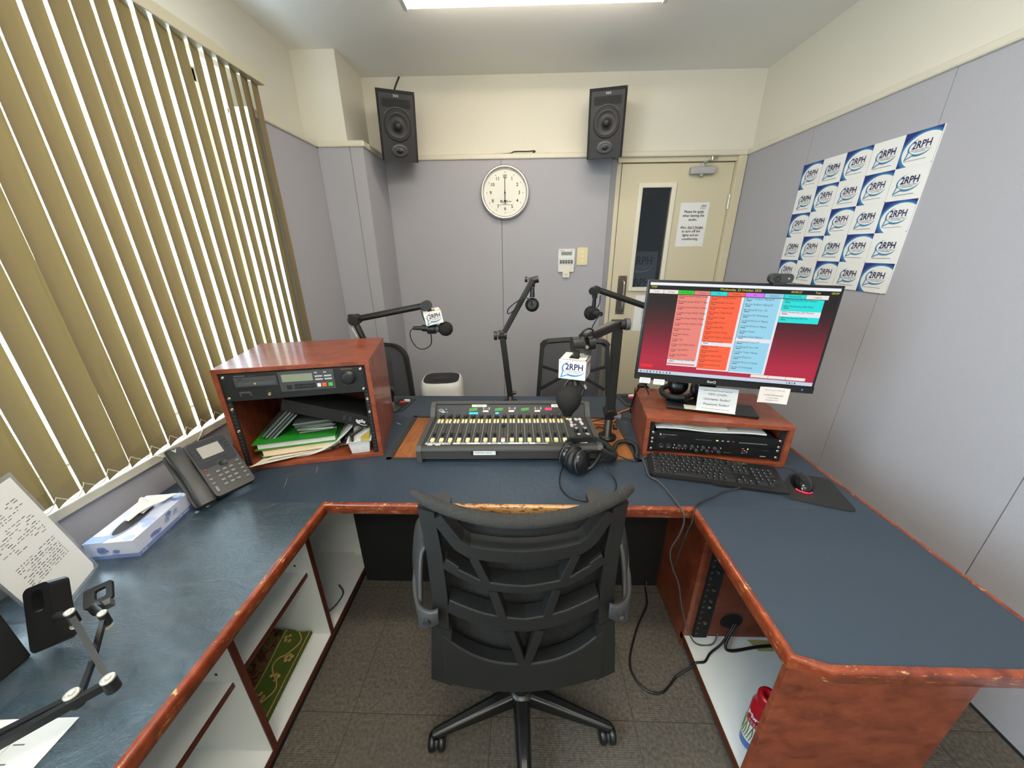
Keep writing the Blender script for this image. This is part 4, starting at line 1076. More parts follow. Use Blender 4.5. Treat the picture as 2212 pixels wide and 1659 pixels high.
cu_ = V((-.042, .045, .028)).normalized(); cx2 = V((.7, .55, .1)); cx2 = (cx2-cu_*cx2.dot(cu_)).normalized(); cz2 = cx2.cross(cu_)
HM = Matrix.Identity(4)
for i in range(3): HM[i][0] = cx2[i]; HM[i][1] = cu_[i]; HM[i][2] = cz2[i]; HM[i][3] = (-.935, .535, .845)[i]
m = MB(HM); frame_prism(m, rrect(.046, .044, .005), rrect(.018, .022, .004, cx=.004), -.005, .005, RIG); m.obj('small_clamp', t, world=True, bevel=.001)
m = MB(HM); m.box(-.006, .020, -.036, -.022, -.012, .007, mat('clamp_grey', '#55534f', .4)); m.obj('clamp_pad', t, world=True, bevel=.001)
wtube([V((-.91, .507, .845)), V((-.890, .497, .850))], .011, RIG, 'clamp_stem')
m = MB(); m.cyl((-1.025, .145, .745), (-1.025, .145, .815), .018, RIG); m.box(-1.05, -.97, .09, .18, .7445, .756, RIG); m.obj('clamp_base', t, world=True)
# dark panel at the picture's edge and the sheets under the rig
m = MB(); m.box(-1.262, -1.056, -.05, .472, ZT+.001, 1.06, BLACK_M); tag(m.obj('black_case', bevel=.004), 'large matt black case standing at the far left edge of the desk', 'case')
m = MB(Matrix.Translation((-.93, .215, ZT)) @ Matrix.Rotation(radians(3), 4, 'Z')); m.box(-.105, .112, -.15, .149, .0008, .0018, PAPER)
for k in range(9):
    for q in range(3): m.rect(-.08+.06*q, -.08+.06*q+.02+.02*((k*q) % 2), .11-.026*k, .112-.026*k, .0022, INKG)
tag(m.obj('printed_sheet'), 'white printed sheet lying under the phone mount arm, lower left corner', 'papers')
m = MB(Matrix.Translation((-1.0, .22, ZT+.0025)) @ Matrix.Rotation(radians(-4), 4, 'Z')); m.box(-.105, .092, -.15, .142, 0, .001, PAPER)
tag(m.obj('blank_sheet'), 'white sheet on top of the printed sheet in the lower left corner', 'papers')
# ------------------------------------------------------------------ broadcast console
CM = TR(-.052, 1.226, ZT-.003, rz=1.2)
t = thing('mixing_console', 'black broadcast mixing console with sixteen faders and a meter bridge', 'mixing console', CM)
CON = mat('console_body', '#2e2e2c', .45); CONP = mat('console_panel', '#383836', .5); CHK = mat('console_cheek', '#43423f', .5)
L0, L1 = -.355, .355; zp = .070
m = MB(); m.box(L0, L1, .02, .33, .0, zp-.002, CON); m.box(L0, L1, .03, .02, 0, .01, CON); m.obj('body', t)
m = MB()
prf = [(.0, .020), (.0, .058), (.004, .066), (.016, zp+.001), (.03, zp+.001), (.03, .02)]
m.prism([(p[0], p[1]) for p in prf], L0, L1, CONP, Matrix(((0, 0, 1, 0), (1, 0, 0, 0), (0, 1, 0, 0), (0, 0, 0, 1)))); m.obj('armrest', t, bevel=.0015)
m = MB(); m.box(L0, L1, .03, .284, zp-.002, zp, CONP)
NX = 16; PX0, PX1 = -.340, .250; pw = (PX1-PX0)/NX
for k in range(NX+1): m.box(PX0+k*pw-.0008, PX0+k*pw+.0008, .046, .276, zp, zp+.0006, mat('console_line', '#a7a59d', .5))
m.box(L1-.028, L1-.0268, .046, .276, zp, zp+.0006, MATS['console_line'])
SCALE = mat('console_print', '#8d8b85', .6)
for k in range(NX):
    cx = PX0+(k+.5)*pw; m.box(cx-.0012, cx+.0012, .10, .200, zp, zp+.0003, BLACK_M)
    for j in range(9):
        m.rect(cx+.004, cx+.0085, .102+.0105*j, .1035+.0105*j, zp+.0004, SCALE); m.rect(cx-.008, cx-.0045, .128+.0105*j*.7, .129+.0105*j*.7, zp+.0004, SCALE)
m.obj('panel', t)
# cheeks
for sx in (-1, 1):
    m = MB(); x0, x1 = (L0-.022, L0) if sx < 0 else (L1, L1+.022)
    pf = [(-.002, .003), (-.004, .060), (.012, zp+.006), (.268, zp+.008), (.296, zp+.045), (.318, zp+.062), (.34, zp+.062), (.345, .003)]
    m.prism(pf, x0, x1, CHK, Matrix(((0, 0, 1, 0), (1, 0, 0, 0), (0, 1, 0, 0), (0, 0, 0, 1)))); m.obj('side_cheek', t, bevel=.002)
# meter bridge
by0, bz0, by1, bz1 = .284, zp, .318, zp+.056
BF = fr((0, by0, bz0), (1, 0, 0), (0, by1-by0, bz1-bz0)); bh = V((by1-by0, bz1-bz0)).length
m = MB(); m.box(L0, L1, 0, bh, -.012, 0, BLACK, BF); m.box(L0, L1, by1-.004, .34, zp-.07+.003, bz1+.002, CON); m.box(L0, L1, by1-.006, .341, bz1, bz1+.003, LGREY if False else MGREY); m.obj('meter_bridge', t)
GRN = screen_mat('green', '#4fd04a', 1.2); BLU = screen_mat('blue', '#28b4f0', 2.2); BLU2 = screen_mat('blue_violet', '#5163e8', 1.0); RED = screen_mat('red', '#ff2a55', 2.2); AMB = screen_mat('amber', '#ffc26a', 1.3); WLT = screen_mat('white', '#fff8ea', 1.2)
for k, xx in enumerate((-.175, -.052, .072)):
    m = MB()
    for j in range(2): m.add([(xx-.02, .030+.007*j, .0006), (xx+.018, .033+.007*j, .0006), (xx+.018, .036+.007*j, .0006), (xx-.02, .033+.007*j, .0006)], [(0, 1, 2, 3)], GRN, BF)
    m.obj('level_meter', t)
    m = MB(); m.prism(rrect(.028, .007, .0033, cx=xx+.058, cy=.028), 0, .002, WLT, BF); m.obj('meter_button', t)
    m = MB()
    for (dx, dy) in ((.048, .038), (.048, .044), (.075, .038), (.075, .044)): m.box(xx+dx-.0022, xx+dx+.0022, dy-.0018, dy+.0018, 0, .001, AMB if dx < .06 else WLT, BF)
    m.rect(xx+.052, xx+.070, .0405, .0412, .0006, LGREY, BF); m.rect(xx+.052, xx+.070, .0345, .0352, .0006, LGREY, BF); m.obj('meter_lamps', t)
m = MB(); m.rect(-.195, -.153, .014, .0225, .0008, BLU, BF); m.obj('channel_display', t); m = MB(); m.rect(-.07, -.054, .014, .0225, .0008, BLU, BF); m.obj('channel_display', t)
m = MB(); m.text('0000', .016, RED, BF, x=.183, y=.037, z=.0008, bold=.0007); m.obj('clock_display', t)
m = MB(); m.rect(-.183, -.112, .048, .0605, .0012, PAPER_W, BF); m.rect(-.165, -.13, .053, .0555, .0014, INKG, BF); m.obj('paper_label', t); m = MB(); m.rect(.197, .245, .046, .060, .0012, PAPER_W, BF); m.rect(.207, .235, .052, .0545, .0014, INKG, BF); m.obj('paper_label', t)
m = MB(); m.text('artic', .012, WHITE_P, BF, x=-.325, y=.030, z=.0008, bold=.0004) if False else None
m.tube([(-.342, .034, .001), (-.33, .038, .001), (-.318, .034, .001)], .0012, WHITE_P, M=BF, n=5); m.rect(-.34, -.315, .028, .0305, .0008, WHITE_P, BF); m.rect(-.328, -.308, .0225, .0255, .0008, WHITE_P, BF); m.rect(-.302, -.299, .0225, .0255, .0008, WHITE_P, BF); m.rect(-.31, -.302, .037, .0385, .0008, WHITE_P, BF); m.obj('maker_mark', t)
# channel strips
YEL = mat('key_yellow', '#efcf7c', .45); YEL.node_tree.nodes['Principled BSDF'].inputs['Emission Color'].default_value = hexc('#f2c25a'); YEL.node_tree.nodes['Principled BSDF'].inputs['Emission Strength'].default_value = .15
ONK = mat('key_ivory', '#e9e2c8', .45); ONY = mat('key_ivory_low', '#e5d391', .45); PNK = mat('key_pink', '#d9a9a2', .45); WTK = mat('key_white', '#e3ddd6', .45)
for k in range(NX):
    cx = PX0+(k+.5)*pw
    MB().lathe([(.0085, 0), (.0085, .016), (.0075, .0175), (0, .0178)], BLACK, TR(cx, .274, zp), n=18).lathe([(.0072, .0178), (.0072, .0182), (0, .0182)], MGREY, TR(cx, .274, zp), n=18).obj('channel_knob', t)
    for sx in (-1, 1):
        m = MB(); xx = cx+sx*.0075
        m.box(xx-.0048, xx+.0048, .232, .253, zp, zp+.005, YEL); m.box(xx-.0048, xx+.0048, .221, .2315, zp, zp+.005, WTK); m.obj('assign_key', t)
    fy = .185 if k == 8 else .105
    m = MB(); m.box(cx-.0058, cx+.0058, fy-.011, fy+.011, zp+.004, zp+.013, BLACK); m.box(cx-.0058, cx+.0058, fy+.004, fy+.0112, zp+.013, zp+.0138, MGREY); m.box(cx-.001, cx+.001, fy-.004, fy+.004, zp, zp+.004, BLACK_M); m.obj('fader_cap', t, bevel=.001)
    m = MB(); m.prism(rrect(.0165, .0135, .004, cx=cx, cy=.068), zp, zp+.006, PNK if k == 8 else ONK); m.obj('on_button', t)
    m = MB(); m.prism(rrect(.0165, .0135, .004, cx=cx, cy=.0545), zp, zp+.006, WTK if k == 8 else ONY); m.obj('off_button', t)
for (x, y) in ((.290, .135), (.328, .135), (.292, .080), (.330, .080)):
    MB().lathe([(.0095, 0), (.0095, .018), (.008, .0195), (0, .0198)], BLACK, TR(x, y, zp), n=20).lathe([(.0078, .0198), (.0078, .0202), (0, .0202)], LGREY, TR(x, y, zp), n=20).obj('monitor_knob', t)
for i, (x, y, c) in enumerate(((.268, .256, YEL), (.282, .253, WTK), (.279, .244, WTK), (.306, .256, WTK), (.309, .247, WTK), (.325, .256, WTK), (.326, .246, WTK), (.281, .222, WTK), (.325, .222, WTK), (.279, .20, WTK), (.294, .197, PNK), (.328, .205, WTK), (.279, .185, WTK), (.296, .108, WTK), (.334, .112, WTK))):
    m = MB(); m.box(x-.006, x+.006, y-.0042, y+.0042, zp, zp+.005, c); m.obj('monitor_key', t)
# label strips
m = MB(); Ms = TR(0, 0, zp+.0012)
m.rect(-.345, -.243, .030, .0425, 0.0006, PAPER, Ms); m.rect(-.232, .105, .031, .0425, .0006, PAPER, Ms); m.rect(.105, .16, .034, .038, .0006, PAPER, Ms)
for x, w_ in ((-.325, .030), (-.29, .030), (-.258, .024), (-.19, .03), (-.105, .032), (-.062, .03), (-.02, .03), (.068, .03)): m.poly([(p[0], p[1], .0010) for p in rrect(w_, .008, .003, cx=x, cy=.0365)], LBLUE, Ms); m.rect(x-w_*.3, x+w_*.3, .035, .038, .0013, PAPER, Ms)
m.rect(-.335, -.315, .022, .0285, .0006, PAPER_W, Ms); m.rect(-.303, -.283, .022, .0285, .0006, PAPER_W, Ms)
m.rect(.245, .32, .037, .043, .0006, PAPER_W, Ms)
m.obj('label_strip', t)
Mf = fr((0, -.0006, 0), (1, 0, 0), (0, 0, 1))
m = MB(); m.rect(-.145, -.055, .040, .058, .0006, PAPER, Mf); m.rect(-.155, -.045, .041, .057, .0003, BLACK, Mf); m.rect(-.14, -.1, .049, .0515, .0009, INKG, Mf); m.rect(-.096, -.07, .049, .0515, .0009, INKG, Mf); m.obj('front_label', t)

# ------------------------------------------------------------------ microphone arms
ARM = mat('arm_black', '#1b1a19', .4); ARMG = mat('arm_grey_strip', '#5c5b58', .4)
def arm_base(t, x, y, name='base'):
    m = MB(); m.lathe([(.040, 0), (.040, .008), (.034, .013), (.017, .014), (.0165, .05), (.0, .05)], ARM, TR(x, y, ZT+.0005), n=28); m.obj(name, t, world=True)
def box_arm(t, p0, p1, w_, h_, name, strip=False):
    m = MB(); m.tube([p0, p1], .01, ARM, flat=(w_, h_), smooth_k=1); o = m.obj(name, t, world=True, bevel=.004)
    if strip:
        d = (V(p1)-V(p0)); u = d.cross(V((0, 0, 1)) if abs(d.normalized().z) < .9 else V((1, 0, 0))).normalized(); w2 = d.cross(u).normalized()
        off = -w2*(h_/2+.0008) if w2.y > 0 else w2*(h_/2+.0008)
        off = u*(w_/2+.0008) if False else off
        m = MB(); m.tube([V(p0)+d*.12+off, V(p1)-d*.08+off], .01, ARMG, flat=(w_*.55, .0012), smooth_k=1); m.obj('cable_cover', t, world=True)
def joint(t, c, ax, r, l, name='joint', m_=None):
    ax = V(ax).normalized(); m = MB(); m.cyl(V(c)-ax*l/2, V(c)+ax*l/2, r, m_ or ARM, n=22); return m.obj(name, t, world=True, bevel=.0025)
# left guest arm
t = thing('microphone_boom', 'black jointed microphone arm behind the left rack cabinet', 'microphone arm', TR(-.704, 1.728, ZT))
arm_base(t, -.704, 1.728); m = MB(); m.cyl((-.704, 1.728, .785), (-.704, 1.728, .84), .012, ARM); m.obj('riser', t, world=True)
joint(t, (-.704, 1.728, .845), (0, 1, 0), .026, .042); wtube([V((-.704, 1.712, .845)), V((-.828, 1.712, 1.228))], .015, ARM, 'lower_arm', n=12, parent=t)
joint(t, (-.826, 1.715, 1.235), (0, 1, 0), .025, .06); joint(t, (-.850, 1.735, 1.245), (1, 0, 0), .014, .03, 'knob')
wtube([V((-.826, 1.735, 1.235)), V((-.475, 1.735, 1.300))], .0155, ARM, 'upper_arm', n=12, parent=t)
m = MB(); m.tube([(-.838, 1.690, 1.20), (-.820, 1.690, 1.155)], .002, WHITE_P, n=5); m.obj('white_mark', t, world=True)
joint(t, (-.470, 1.728, 1.300), (0, 1, 0), .024, .045); m = MB(); m.cyl((-.462, 1.728, 1.285), (-.440, 1.728, 1.205), .015, ARM); m.obj('drop_stem', t, world=True)
def flag(M, label, w_=.094, red=False):
    m = MB(); h_ = w_*.76; th = .003
    for a in ((-w_/2, w_/2, -w_/2, -w_/2+th), (-w_/2, w_/2, w_/2-th, w_/2), (-w_/2, -w_/2+th, -w_/2+th, w_/2-th), (w_/2-th, w_/2, -w_/2+th, w_/2-th)): m.box(a[0], a[1], a[2], a[3], -h_/2, h_/2, mat('flag_white', '#e8e4da', .4))
    m.box(-w_/2, w_/2, -w_/2, w_/2, -h_/2, -h_/2+th, MATS['flag_white'])
    for (z0_, z1_, r0_, r1_) in ((0, 1, .020, .020),):
        pass
    m.box(-w_/2, -.018, -w_/2, w_/2, h_/2-th, h_/2, MATS['flag_white']); m.box(.018, w_/2, -w_/2, w_/2, h_/2-th, h_/2, MATS['flag_white'])
    m.box(-.018, .018, .018, w_/2, h_/2-th, h_/2, MATS['flag_white']); m.box(-.018, .018, -w_/2, -.030, h_/2-th, h_/2, MATS['flag_white'])
    for k in range(4):
        a = k*pi/2; F_ = Matrix.Rotation(a, 4, 'Z') @ fr((0, -w_/2-.0004, 0), (1, 0, 0), (0, 0, 1))
        c_ = (NAVY, mat('flag_maroon', '#7c2330', .6))[1 if (red and k == 1) else 0]
        logo(m, w_*.86, F_ @ TR(.002, .003, 0), txt=c_)
    return tag(m.obj('microphone_flag'), label, 'microphone flag', 'logo cubes on the microphone arms', M)
flag(TR(-.442, 1.722, 1.248, rz=20, ry=-10), 'white station logo cube on the left guest microphone arm', .084)
def mic_bulb(t, c, axis, r, m_=FOAM, pear=False):
    z = V(axis).normalized(); x = z.orthogonal().normalized(); y = z.cross(x); M = Matrix.Identity(4)
    for i in range(3): M[i][0] = x[i]; M[i][1] = y[i]; M[i][2] = z[i]; M[i][3] = c[i]
    m = MB()
    if pear: m.lathe([(0, r*1.02), (r*.4, r*.94), (r*.72, r*.70), (r*.93, r*.36), (r, 0), (r*.96, -r*.35), (r*.82, -r*.72), (r*.6, -r*1.05), (r*.44, -r*1.3), (r*.40, -r*1.5), (0, -r*1.5)], m_, M, n=32)
    else: m.lathe([(0, r), (r*.45, r*.91), (r*.8, r*.62), (r*.97, r*.25), (r, 0), (r*.95, -r*.35), (r*.8, -r*.62), (r*.5, -r*.9), (.012, -r*1.0), (0, -r)], m_, M, n=32)
    return m.obj('windscreen', t, world=True)
t = thing('microphone', 'black foam tipped microphone hanging sideways under the left logo cube', 'microphone', TR(-.44, 1.728, 1.185))
mic_bulb(t, (-.383, 1.728, 1.186), (1, 0, .04), .036)
m = MB(); m.cyl((-.545, 1.728, 1.190), (-.50, 1.728, 1.190), .009, BLACK, r1=.011); m.cyl((-.50, 1.728, 1.190), (-.43, 1.728, 1.187), .0165, BLACK); m.cyl((-.43, 1.728, 1.187), (-.405, 1.728, 1.186), .019, MGREY, r1=.016); m.obj('body', t, world=True)
joint(t, (-.452, 1.728, 1.188), (1, 0, .0), .027, .040, 'shock_ring'); m = MB(); m.cyl((-.44, 1.728, 1.205), (-.445, 1.728, 1.19), .012, BLACK); m.obj('clip', t, world=True)
m = MB(); m.tube([(-.545, 1.728, 1.190), (-.563, 1.726, 1.170), (-.560, 1.724, 1.130), (-.535, 1.722, 1.092), (-.500, 1.720, 1.084), (-.465, 1.718, 1.105), (-.455, 1.712, 1.14), (-.458, 1.705, 1.19), (-.478, 1.690, 1.245), (-.490, 1.700, 1.29)], .0028, BLACK, n=6); m.obj('cable', t, world=True)
# centre guest arm
t = thing('microphone_boom', 'black square section microphone arm rising behind the mixing console', 'microphone arm', TR(-.07, 1.841, ZT))
arm_base(t, -.069, 1.841)
box_arm(t, (-.069, 1.841, .785), (-.106, 1.841, 1.118), .040, .030, 'lower_arm')
joint(t, (-.106, 1.841, 1.128), (1, 0, 0), .024, .046); joint(t, (-.143, 1.841, 1.125), (1, 0, .0), .024, .016, 'knob', BLACK); joint(t, (-.108, 1.818, 1.140), (0, 1, .4), .012, .006, 'silver_clip', STEEL)
box_arm(t, (-.106, 1.841, 1.128), (.052, 1.841, 1.412), .040, .026, 'upper_arm', strip=True)
joint(t, (.055, 1.841, 1.408), (1, 0, .2), .017, .05); joint(t, (.018, 1.841, 1.412), (1, 0, .0), .014, .014, 'knob', BLACK); joint(t, (-.045, 1.841, .795), (1, 0, 0), .009, .02, 'lock_screw', BLACK)
t = thing('microphone', 'black round microphone seen end on at the tip of the centre arm', 'microphone', TR(.06, 1.83, 1.29))
mic_bulb(t, (.050, 1.860, 1.283), (0, 1, .05), .036)
m = MB(); m.cyl((.052, 1.841, 1.40), (.050, 1.841, 1.375), .012, BLACK); m.cyl((.050, 1.841, 1.372), (.050, 1.838, 1.325), .010, BLACK, r1=.013); m.obj('stem', t, world=True)
m = MB(); m.cyl((.050, 1.848, 1.375), (.050, 1.848, 1.372), .0125, STEEL); m.obj('collar', t, world=True)
m = MB(); m.cyl((.048, 1.80, 1.29), (.05, 1.84, 1.285), .020, DGREY, r1=.026); m.cyl((.048, 1.778, 1.292), (.048, 1.80, 1.29), .012, BLACK); m.obj('body', t, world=True)
m = MB(); m.tube([(.048, 1.778, 1.292), (.040, 1.77, 1.318), (.01, 1.78, 1.328), (-.04, 1.80, 1.30), (-.075, 1.81, 1.265), (-.07, 1.812, 1.245), (-.03, 1.81, 1.275), (.0, 1.80, 1.31)], .0028, BLACK, n=6); m.obj('cable', t, world=True)
# main arm at the console
t = thing('microphone_boom', 'tall black microphone arm standing on the oak inset right of the console', 'microphone arm', TR(.389, 1.438, ZT))
m = MB(); m.lathe([(.040, 0), (.041, .004), (.041, .012), (.036, .017), (.018, .019), (.0175, .10), (0, .10)], ARM, TR(.389, 1.438, ZT-.002), n=32); m.obj('base', t, world=True)
joint(t, (.392, 1.438, .868), (0, .9, .3), .028, .05); joint(t, (.425, 1.42, .855), (1, -.5, 0), .014, .03, 'knob', MGREY); joint(t, (.418, 1.425, .800), (1, 0, 0), .012, .016, 'lock_screw', BLACK)
box_arm(t, (.391, 1.438, .85), (.389, 1.438, 1.262), .040, .036, 'lower_arm')
joint(t, (.386, 1.425, 1.266), (1, 0, .0), .020, .050); joint(t, (.424, 1.43, 1.266), (1, 0, .0), .024, .018, 'knob', MGREY)
box_arm(t, (.382, 1.42, 1.268), (.214, 1.225, 1.255), .036, .030, 'upper_arm', strip=True)
m = MB(); m.cyl((.172, 1.205, 1.240), (.214, 1.212, 1.241), .0255, ARM); m.cyl((.228, 1.214, 1.242), (.252, 1.218, 1.243), .024, ARM); m.tube([(.192, 1.208, 1.25), (.190, 1.215, 1.165)], .01, ARM, flat=(.030, .022), smooth_k=1); m.tube([(.236, 1.22, 1.25), (.232, 1.215, 1.20)], .01, ARM, flat=(.016, .022), smooth_k=1); m.obj('end_joint', t, world=True, bevel=.003)
joint(t, (.222, 1.19, 1.236), (0, 1, 0), .006, .02, 'bolt', STEEL)
m = MB(); m.tube([(.20, 1.21, 1.268), (.210, 1.20, 1.288), (.228, 1.205, 1.296), (.245, 1.215, 1.285), (.250, 1.225, 1.255), (.247, 1.235, 1.22), (.245, 1.24, 1.19)], .0035, BLACK, n=6); m.tube([(.214, 1.19, 1.262), (.220, 1.185, 1.28), (.236, 1.19, 1.286), (.25, 1.205, 1.27), (.254, 1.215, 1.24)], .0035, BLACK, n=6); m.obj('cable', t, world=True)
flag(TR(.190, 1.220, 1.156, rz=-20), 'white station logo cube on the main microphone arm in front', .095, True)
t = thing('microphone', 'main microphone with a large pear shaped black foam windscreen', 'microphone', TR(.19, 1.2, 1.05))
mic_bulb(t, (.163, 1.142, 1.063), (.02, -.10, 1), .0445, pear=True)
m = MB(); m.tube([(.184+.033*cos(radians(a)), 1.175+.012*sin(radians(a)), 1.086+.033*sin(radians(a))) for a in range(-70, 200, 15)], .007, BLACK, n=8); m.obj('shock_ring', t, world=True)
m = MB(); m.cyl((.190, 1.205, 1.119), (.192, 1.185, 1.09), .013, BLACK); m.cyl((.160, 1.150, .996), (.161, 1.147, 1.02), .015, BLACK); m.obj('body', t, world=True)
m = MB(); m.cyl((.217, 1.172, 1.102), (.224, 1.170, 1.087), .008, STEEL); m.obj('bolt', t, world=True)
# far right arm
t = thing('microphone_boom', 'black microphone arm reaching out from behind the computer monitor', 'microphone arm', TR(.657, 1.80, ZT))
arm_base(t, .657, 1.80); m = MB(); m.cyl((.657, 1.80, .785), (.657, 1.80, .835), .013, ARM); m.obj('riser', t, world=True)
joint(t, (.657, 1.80, .84), (0, 1, 0), .027, .045); wtube([V((.657, 1.815, .845)), V((.80, 1.815, 1.215))], .016, ARM, 'lower_arm', n=12, parent=t)
joint(t, (.80, 1.825, 1.218), (0, 1, 0), .025, .06); wtube([V((.80, 1.84, 1.218)), V((.376, 1.86, 1.360))], .015, ARM, 'upper_arm', n=12, parent=t)
joint(t, (.376, 1.855, 1.358), (0, 1, 0), .019, .04); joint(t, (.357, 1.845, 1.352), (.6, 1, .5), .021, .012, 'knob', DGREY)
t = thing('microphone', 'black round microphone dangling with looped cable, second from the right', 'microphone', TR(.37, 1.86, 1.24))
mic_bulb(t, (.366, 1.90, 1.232), (-.2, 1, -.05), .038)
m = MB(); m.cyl((.370, 1.855, 1.352), (.370, 1.858, 1.318), .014, BLACK); m.cyl((.370, 1.858, 1.318), (.370, 1.862, 1.27), .0095, BLACK, r1=.011); m.obj('stem', t, world=True)
joint(t, (.376, 1.862, 1.238), (-.2, 1, 0), .027, .022, 'shock_ring'); m = MB(); m.cyl((.390, 1.80, 1.244), (.376, 1.865, 1.238), .0125, DGREY, r1=.017); m.cyl((.393, 1.785, 1.246), (.390, 1.80, 1.244), .0115, BLACK); m.obj('body', t, world=True)
m = MB(); m.tube([(.393, 1.785, 1.246), (.372, 1.772, 1.225), (.352, 1.775, 1.18), (.342, 1.785, 1.13), (.345, 1.79, 1.09)], .003, BLACK, n=6); m.tube([(.398, 1.86, 1.33), (.398, 1.86, 1.29), (.386, 1.86, 1.265)], .003, BLACK, n=6); m.obj('cable', t, world=True)
# desk port plates
def port(M, label):
    t = thing('desk_port', label, 'port plate', M, 'cable port plates on the desk')
    MB().prism(rrect(.115, .17, .006), 0.0003, .003, DGREY).obj('plate', t)
    m = MB(); m.box(-.035, .042, -.055, .06, .003, .0034, BLACK_M); m.obj('recess', t)
    MB().box(.010, .042, .028, .042, .0035, .016, WHITE_P).obj('white_plug', t, bevel=.002)
    MB().box(-.004, .026, .002, .018, .0035, .014, mat('plug_red', '#b3343c', .4)).obj('red_plug', t, bevel=.002)
    return t
port(TR(-.690, 1.80, ZT+.0005, rz=-8), 'black port plate with white and red plugs by the left arm')
port(TR(.615, 1.895-.02, ZT+.0005, rz=8), 'black port plate with white and red plugs by the right rack')
tag(MB().tube([(.40, 1.50, .748), (.37, 1.53, .746), (.345, 1.50, .742), (.335, 1.44, .745)], .003, BLACK, n=6).obj('mixer_lead'), 'thin black lead running down the oak beside the console', 'cable')
tag(MB().tube([(.33, 1.575, .746), (.40, 1.60, .752), (.50, 1.62, .752), (.60, 1.60, .746), (.70, 1.66, .745)], .0028, BLACK, n=6).obj('desk_lead'), 'thin black lead crossing behind the main microphone arm', 'cable')
tag(MB().tube([(.33, 1.56, .748), (.36, 1.57, .746), (.42, 1.565, .746), (.47, 1.61, .746), (.505, 1.685, .746), (.60, 1.755, .746), (.64, 1.79, .746)], .0042, mat('cable_orange', '#c9762e', .45), n=7).obj('orange_cable'), 'orange cable on the desk behind the main microphone arm', 'cable')
# ------------------------------------------------------------------ right rack cabinet
RCM = fr((.500, 1.284, ZT), (.530, -.076, 0), (.076, .530, 0))
t = thing('rack_cabinet', 'low cherry wood rack cabinet under the computer monitor', 'cabinet', RCM)
RW, RD, RH, RT = .536, .335, .178, .017
cab(t, RW, RD, RH, RT)
for x0 in (RT+.0005, RW-RT-.0195): MB().box(x0, x0+.019, .0131, .018, RT, RH-RT, BLACK_M).obj('rack_rail', t)
FR_ = fr((0, .0095, 0), (1, 0, 0), (0, 0, 1))
UX0, UX1 = .0265, .509
def screws(t, zs):
    for x in (.034, .502):
        for z in zs: MB().lathe([(.006, 0), (.0056, .002), (.0022, .003), (0, .0012)], STEEL, FR_ @ TR(x, z, .0005), n=12).obj('rack_screw', t)
t = thing('rack_unit', 'thin black rack unit with small status lamps under the paper pile', 'audio unit', RCM)
m = MB(); m.box(UX0, UX1, .0095, .0128, .075, .118, BLACK_S); m.box(.05, .485, .0166, .25, .077, .116, BLACK_M); m.box(.04, .495, .0128, .0166, .078, .115, BLACK_M); m.obj('chassis', t)
screws(t, (.083, .110))
m = MB(); m.rect(.06, .066, .100, .108, .0006, LGREY, FR_); m.text('AUDIO ENGINEERING', .0055, LGREY, FR_, x=.098, y=.104, z=.0006); m.rect(.058, .085, .094, .0955, .0006, MGREY, FR_); m.rect(.062, .078, .088, .090, .0006, MGREY, FR_)
x = .20
for k in range(11): m.rect(x+.0055*k, x+.0055*k+.002, .0905, .0925, .0006, LGREY, FR_)
for k in range(17): m.rect(.36+.006*k, .36+.006*k+.0032, .0895, .0925, .0006, LGREY, FR_)
m.obj('lettering', t)
for xx, c in ((.275, screen_mat('lime', '#c8ff8a', 2.0)), (.295, LGREY), (.315, LGREY), (.334, mat('lamp_dull_red', '#8c4238', .5))): m = MB(); m.rect(xx, xx+.008, .091, .095, .0008, c, FR_); m.obj('status_lamp', t)
t = thing('rack_unit', 'black rack preamplifier with two rows of knobs behind the keyboard', 'audio unit', RCM)
m = MB(); m.box(UX0, UX1, .0095, .0128, .0295, .0735, BLACK_S); m.box(.05, .485, .0166, .25, .0315, .0715, BLACK_M); m.box(.04, .495, .0128, .0166, .0325, .0705, BLACK_M); m.obj('chassis', t)
screws(t, (.036, .066))
for xx in (.072, .10): MB().lathe([(.0105, 0), (.0105, .002), (.0085, .002), (.008, .0006), (0, .0006)], DGREY, FR_ @ TR(xx, .052, .0004), n=20).obj('microphone_socket', t)
for xx, zz in ((.140, .0575), (.163, .0575), (.190, .0575), (.207, .0435), (.232, .0575), (.248, .0435), (.275, .0575), (.291, .0435)): MB().lathe([(.0082, 0), (.0078, .009), (.006, .010), (0, .010)], DGREY, FR_ @ TR(xx, zz, .0004), n=18).obj('gain_knob', t)
for xx, zz, c in ((.122, .060, STEEL), (.12, .047, STEEL), (.131, .047, STEEL), (.142, .044, mat('switch_red', '#c04038', .4)), (.154, .047, STEEL), (.165, .047, STEEL), (.186, .047, STEEL), (.211, .060, STEEL), (.227, .047, STEEL), (.253, .060, STEEL), (.268, .043, MATS['switch_red']), (.296, .061, STEEL)): MB().lathe([(.0028, 0), (.0022, .006), (0, .0066)], c, FR_ @ TR(xx, zz, .0004), n=10).obj('toggle', t)
m = MB(); m.rect(.375, .382, .064, .067, .0008, screen_mat('red_lamp', '#ff3b30', 1.5), FR_); m.rect(.394, .398, .063, .067, .0008, screen_mat('lime', '#c8ff8a', 2.0), FR_)
for j in range(3):
    for i in range(3): m.rect(.376+.008*i, .381+.008*i, .044+.006*j, .047+.006*j, .0008, LGREY if (i+j) % 3 == 0 else MGREY, FR_)
m.obj('meter_lamps', t); m = MB(); m.rect(.31, .34, .041, .043, .0008, mat('print_bronze', '#8a4a34', .5), FR_); m.text('Presonus', .006, LGREY, FR_, x=.455, y=.037) if False else m.rect(.445, .466, .036, .0385, .0008, LGREY, FR_); m.rect(.45, .472, .062, .0635, .0008, MGREY, FR_); m.obj('lettering', t)
